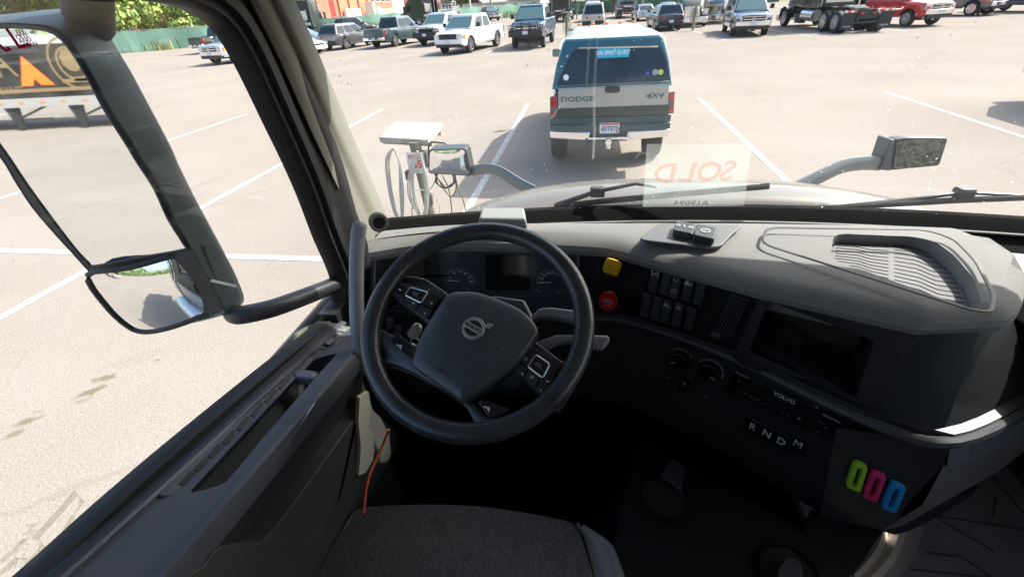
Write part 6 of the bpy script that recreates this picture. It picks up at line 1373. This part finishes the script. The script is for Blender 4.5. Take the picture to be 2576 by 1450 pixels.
def hubmesh():
    pts = ((1100, 772), (1130, 736), (1165, 731), (1210, 735), (1306, 774), (1352, 822), (1344, 851), (1288, 922), (1170, 1004), (1142, 995), (1043, 925), (1036, 903), (1055, 846))
    P = resampl(catmull(wq(pts, .016), 6), 96); cc = sum(P, V()) / len(P)
    def sh(f, z): return [cc + (p - cc) * f + WN * z for p in P]
    return MB().loft([sh(.96, -.045), sh(.995, -.016), sh(1.0, -.008), sh(.985, -.002), sh(.95, .001), sh(.8, .0045), sh(.5, .0085), sh(.2, .010), sh(.02, .010)], 0, True, True, True).build('hub_pad', mat('hub_black', (.055, .060, .066), .33, bump=.3, bscale=420), wheel_o, ang=75)
hub = hubmesh()
# badge
bc = wq([(1192, 826)], .0285)[0]; sq = math.sin(R(-27)); cq = math.cos(R(-27)); bx = wfz.ex * cq + wfz.ey * sq; bf = Fr(bc, bx, wfz.ey, WN)
g = MB(); g.ring(bc - WN * .004, WN, .0155, .0215, .008, 36, 0, 52, 395, bx) if False else g.ring(bc - WN * .004, WN, .0158, .0215, .008, 36)
g.prism([bf.p(-.021, -.0055, .002), bf.p(.021, -.0055, .002), bf.p(.021, .0055, .002), bf.p(-.021, .0055, .002)], WN * .003)
g.prism([bf.p(.014, .014, 0), bf.p(.019, .0185, 0), bf.p(.0165, .021, 0), bf.p(.0285, .0245, 0), bf.p(.0255, .012, 0), bf.p(.0225, .015, 0), bf.p(.0175, .0105, 0)], WN * .0045)
bo = g.build('badge', satin, hub, .0006); MB().text('VOLVO', bf, 0, 0, .0105, c=.0054, bold=True, sx=1.05).build('lettering', mat('badge_ink', (.01, .01, .02), .4), bo)
MB().text('AIRBAG', Fr(wq([(1112, 932)], .0205)[0], bx, wfz.ey, WN), 0, 0, .0095, c=.0006, ext=.0004).build('lettering', mat('emboss', (.035, .035, .038), .4), hub)
g = MB(); 
for u, v in ((1124, 784), (1264, 874)): c = wq([(u, v)], .0225)[0]; g.bar(c, c + bx * .006, .0012, .001, up=tuple(WN)); g.bar(c + wfz.ey * .003, c - wfz.ey * .004, .0012, .001, up=tuple(WN))
g.build('pad_mark', icong, hub)
# button pods
gb = mat('pod_gloss', (.014, .014, .016), .18, coat=.5); gb2 = mat('pod_satin', (.04, .04, .045), .35)
def pod(quad, fr_c, icons):
    A, B, C_, D = [V((u, v, 0)) for u, v in quad]
    def g2(s1, t1): q = A.lerp(B, s1).lerp(D.lerp(C_, s1), t1); return (q.x, q.y)
    cols = (0, .34, .68, 1); rows_ = (0, .22, .66, 1)
    for j in range(3):
        for i in range(3):
            e = .012; c = [g2(cols[i] + e, rows_[j] + e), g2(cols[i + 1] - e, rows_[j] + e), g2(cols[i + 1] - e, rows_[j + 1] - e), g2(cols[i] + e, rows_[j + 1] - e)]
            P = rpoly(wq(c, -.008), .003); dz = (.006, .010, .006)[j]
            cc = sum(P, V()) / len(P); MB().loft([P, [p + WN * dz for p in P], [cc + (p - cc) * .93 + WN * (dz + .0012) for p in P]], 0, True, True, True).build('wheel_button', gb if j == 1 else gb2, wheel_o)
    P = wq([g2(*q) for q in fr_c], .0045); MB().tube(rpoly(P, .004), .0015, 6, closed=True).build('scroll_frame', satin, wheel_o)
    c = sum(P, V()) / 4; MB().prism([c + (p - c) * .94 - WN * .0008 for p in rpoly(P, .003)], WN * -.003).build('scroll_well', gb, wheel_o)
    ax = (P[1] - P[0]).normalized(); MB().tube([c - ax * .006, c + ax * .006], .0045, 12).build('scroll_wheel', gb2, wheel_o)
    for (a_, b_, k) in icons:
        g = MB(); p = wq([g2(a_, b_)], .0038)[0]
        if k == 'tri': g.prism([p - bx * .002, p + bx * .002 + wfz.ey * .0022, p + bx * .002 - wfz.ey * .0022], WN * .0004)
        elif k == 'o': g.ring(p, WN, .0018, .0028, .0004, 10)
        else: g.bar(p - bx * .003, p + bx * .003, .0022, .0005, up=tuple(WN))
        g.build('icon', icon, wheel_o)
pod(((994, 708), (1126, 738), (1076, 806), (985, 742)), ((.30, .10), (.66, .12), (.66, .60), (.28, .58)), ((.14, .42, '-'), (.52, .74, '-'), (.84, .45, 'o'), (.84, .86, 'tri')))
pod(((1330, 864), (1412, 909), (1376, 1003), (1286, 930)), ((.30, .18), (.74, .20), (.72, .62), (.28, .60)), ((.15, .45, 'o'), (.48, .78, 'o'), (.86, .62, '-'), (.25, .88, 'tri'), (.78, .92, 'tri')))
for P, ic in ((((983, 862), (1000, 838), (1060, 885), (1042, 912)), (1005, 870)), (((1203, 1010), (1215, 1004), (1285, 1030), (1262, 1048), (1232, 1052)), (1226, 1026))):
    o = MB().prism(rpoly(wq(P, -.008), .006), WN * .006).build('horn_button', gb, wheel_o, .0015); c = wq([ic], -.0015)[0]; g = MB(); g.prism([c - bx * .004, c + bx * .005 + wfz.ey * .005, c + bx * .005 - wfz.ey * .005], WN * .0005); g.bar(c - bx * .007, c - bx * .003, .003, .0006, up=tuple(WN)); g.build('icon', icon, o)
# column, stalks, key
g = MB(); g.tube([WC - WN * .04, WC - WN * .12, WC - WN * .30 + V((0, .1, -.1))], [.05, .06, .06], 16); g.prism([at(u, v, pl=(WC - WN * .07, WN)) for u, v in ((1180, 770), (1252, 757), (1322, 767), (1340, 800), (1345, 822), (1300, 850), (1200, 830))], WN * .03); g.build('steering_column', mat('column_grey', (.07, .074, .08), .45, bump=.2, bscale=300), truck, .006)
def stalk(pts, w, name='control_stalk'):
    P = [at(u, v, pl=(WC - WN * .065, WN)) for u, v in pts]; return MB().prism(P, WN * .018).build(name, mat('stalk_grey', (.15, .155, .17), .42, bump=.1, bscale=300), truck, .005, 3)
o = stalk(((1300, 808), (1342, 798), (1358, 783), (1385, 780), (1462, 789), (1468, 812), (1455, 820), (1380, 806), (1345, 812)), 0)
o2 = stalk(((1320, 875), (1360, 862), (1400, 848), (1470, 848), (1530, 850), (1533, 862), (1515, 885), (1480, 880), (1440, 866), (1400, 872), (1340, 905)), 0)
g = MB(); 
for u, v in ((1451, 803), (1445, 857)): g.ring(at(u, v, pl=(WC - WN * .046, WN)), WN, .002, .0035, .0005, 12)
g.build('icon', icon, o)
g = MB()
for k in range(3): a = at(1502 + k * 9, 851, pl=(WC - WN * .045, WN)); b = at(1494 + k * 9, 878, pl=(WC - WN * .045, WN)); g.bar(a, b, .003, .001, up=tuple(WN))
g.build('stalk_grip', icong, o2)
kx = Fr(at(1047, 828, y=.86), (1, 0, .3), (0, 0, 1)); g = MB(); kp = [at(u, v, y=.80) for u, v in ((1036, 820), (1052, 815), (1060, 835), (1052, 850), (1034, 850), (1028, 838))]
g.prism(kp, (0, .006, 0)); g.cyl(at(1050, 822, y=.84), (0, -1, .2), .012, .04, 14); g.ring(at(1045, 858, y=.80), (0, -1, 0), .010, .0125, .003, 16); tag(g.build('truck_key', mat('key_metal', (.55, .50, .40), .3, .7)), 'metal key in the ignition behind the left spoke of the steering wheel', 'key')
g = MB(); g.prism(fp(f12, ((975, 806), (1090, 806), (1088, 862), (970, 862)), -.01), f12.n * .004); g.build('lower_switch_panel', blks, fas)
for u, v in ((980, 815), (1002, 835)): MB().prism([at(u - 10, v - 14, y=.92), at(u + 10, v - 14, y=.92), at(u + 8, v + 14, y=.92), at(u - 12, v + 14, y=.92)], (0, .01, 0)).build('rocker_switch', mat('switch_face', (.065, .065, .072), .4), fas, .002)
# ---- driver seat
fab = bpy.data.materials.new('seat_fabric'); fab.use_nodes = True; nt = fab.node_tree; b = nt.nodes['Principled BSDF']; b.inputs['Roughness'].default_value = .9; b.inputs['Specular IOR Level'].default_value = .2
tc = nt.nodes.new('ShaderNodeTexCoord'); mp = nt.nodes.new('ShaderNodeMapping'); mp.inputs['Scale'].default_value = (420, 150, 1); nt.links.new(tc.outputs['Object'], mp.inputs[0])
ck = nt.nodes.new('ShaderNodeTexNoise'); ck.inputs['Scale'].default_value = 1; ck.inputs['Detail'].default_value = 1; nt.links.new(mp.outputs[0], ck.inputs['Vector'])
n2 = nt.nodes.new('ShaderNodeTexNoise'); n2.inputs['Scale'].default_value = 9; n2.inputs['Detail'].default_value = 4; nt.links.new(tc.outputs['Object'], n2.inputs['Vector'])
r1_ = nt.nodes.new('ShaderNodeMapRange'); r1_.inputs[1].default_value = .4; r1_.inputs[2].default_value = .62; nt.links.new(ck.outputs[0], r1_.inputs[0])
mx = nt.nodes.new('ShaderNodeMix'); mx.data_type = 'RGBA'; mx.inputs[6].default_value = (.060, .056, .059, 1); mx.inputs[7].default_value = (.095, .089, .093, 1); nt.links.new(r1_.outputs[0], mx.inputs[0])
r2_ = nt.nodes.new('ShaderNodeMapRange'); r2_.inputs[1].default_value = .62; r2_.inputs[2].default_value = .75; r2_.inputs[4].default_value = .7; nt.links.new(n2.outputs[0], r2_.inputs[0])
m2 = nt.nodes.new('ShaderNodeMix'); m2.data_type = 'RGBA'; m2.inputs[7].default_value = (.022, .018, .02, 1); nt.links.new(r2_.outputs[0], m2.inputs[0]); nt.links.new(mx.outputs[2], m2.inputs[6]); nt.links.new(m2.outputs[2], b.inputs['Base Color'])
bp = nt.nodes.new('ShaderNodeBump'); bp.inputs['Strength'].default_value = .6; bp.inputs['Distance'].default_value = .003; nt.links.new(ck.outputs[0], bp.inputs['Height']); nt.links.new(bp.outputs[0], b.inputs['Normal'])
zs = -.93
fr0 = [zr(u, v, zs) for u, v in ((886, 1288), (912, 1277), (960, 1271), (1080, 1268), (1200, 1272), (1320, 1288), (1420, 1308), (1454, 1322))]
bk0 = [zr(u, v, zs + .02) for u, v in ((780, 1480), (830, 1480), (900, 1480), (1060, 1480), (1200, 1480), (1340, 1480), (1440, 1480), (1500, 1480))]
g = MB(); rings = []
for k in range(-3, 16):
    t = k / 10
    if k < 0: rings.append([p + V((0, .006 * k - .0, -.018 * k * k * (1 if k > -3 else 2.2))) for p in fr0])
    else: rings.append([a.lerp(c, t) + V((0, 0, .018 * math.sin(min(1, t) * math.pi * .5) * (1 - abs(j - 3.5) / 5))) for j, (a, c) in enumerate(zip(fr0, bk0))])
g.loft([catmull(r_, 4, False) for r_ in rings], 0, False); seat = g.build('seat', fab, truck, ang=80)
lb = [zr(u, v, zs - .012) for u, v in ((888, 1290), (850, 1318), (800, 1385), (760, 1480), (740, 1600))]; lo = [zr(u, v, zs - .05) for u, v in ((880, 1288), (830, 1305), (760, 1370), (690, 1480), (640, 1600))]; la = [zr(u, v, zs + .0) for u, v in ((892, 1292), (870, 1330), (840, 1385), (795, 1480), (760, 1600))]
g = MB(); g.loft([catmull([a, b_, c, c + V((-.02, 0, -.25))], 4, False) for a, b_, c in zip(catmull(la, 4, False), catmull(lb, 4, False), catmull(lo, 4, False))], 0, False); g.build('seat_bolster', mat('bolster_black', (.022, .02, .02), .7, bump=.2, bscale=200), seat, ang=80)
ra_ = [zr(u, v, zs + .0) for u, v in ((1452, 1320), (1468, 1345), (1480, 1380), (1500, 1480), (1515, 1600))]; rb_ = [zr(u, v, zs - .0) for u, v in ((1462, 1326), (1505, 1360), (1525, 1395), (1545, 1480), (1560, 1600))]; rc_ = [zr(u, v, zs - .03) for u, v in ((1470, 1330), (1535, 1372), (1558, 1410), (1580, 1480), (1600, 1600))]
g = MB(); g.loft([catmull([a, b_, c, c + V((.01, 0, -.25))], 4, False) for a, b_, c in zip(catmull(ra_, 4, False), catmull(rb_, 4, False), catmull(rc_, 4, False))], 0, False); g.build('seat_bolster', mat('bolster_vinyl', (.125, .135, .16), .45, bump=.15, bscale=150), seat, ang=80)
g = MB(); g.tube(catmull([p + V((0, 0, .006)) for p in ra_], 5, False), .0035, 6); g.build('seat_piping', mat('piping', (.09, .08, .075), .8, bump=.8, bscale=300), seat); g = MB(); g.tube(catmull([p + V((0, 0, .006)) for p in la], 5, False), .004, 6); g.build('seat_piping', mat('piping', (.09, .08, .075), .8, bump=.8, bscale=300), seat)
g = MB(); g.box(zr(1200, 1500, -1.25) + V((0, -.2, 0)), (.45, .3, .5)); g.build('seat_base', mat('tunnel_black', (.006, .006, .007), .4), seat)
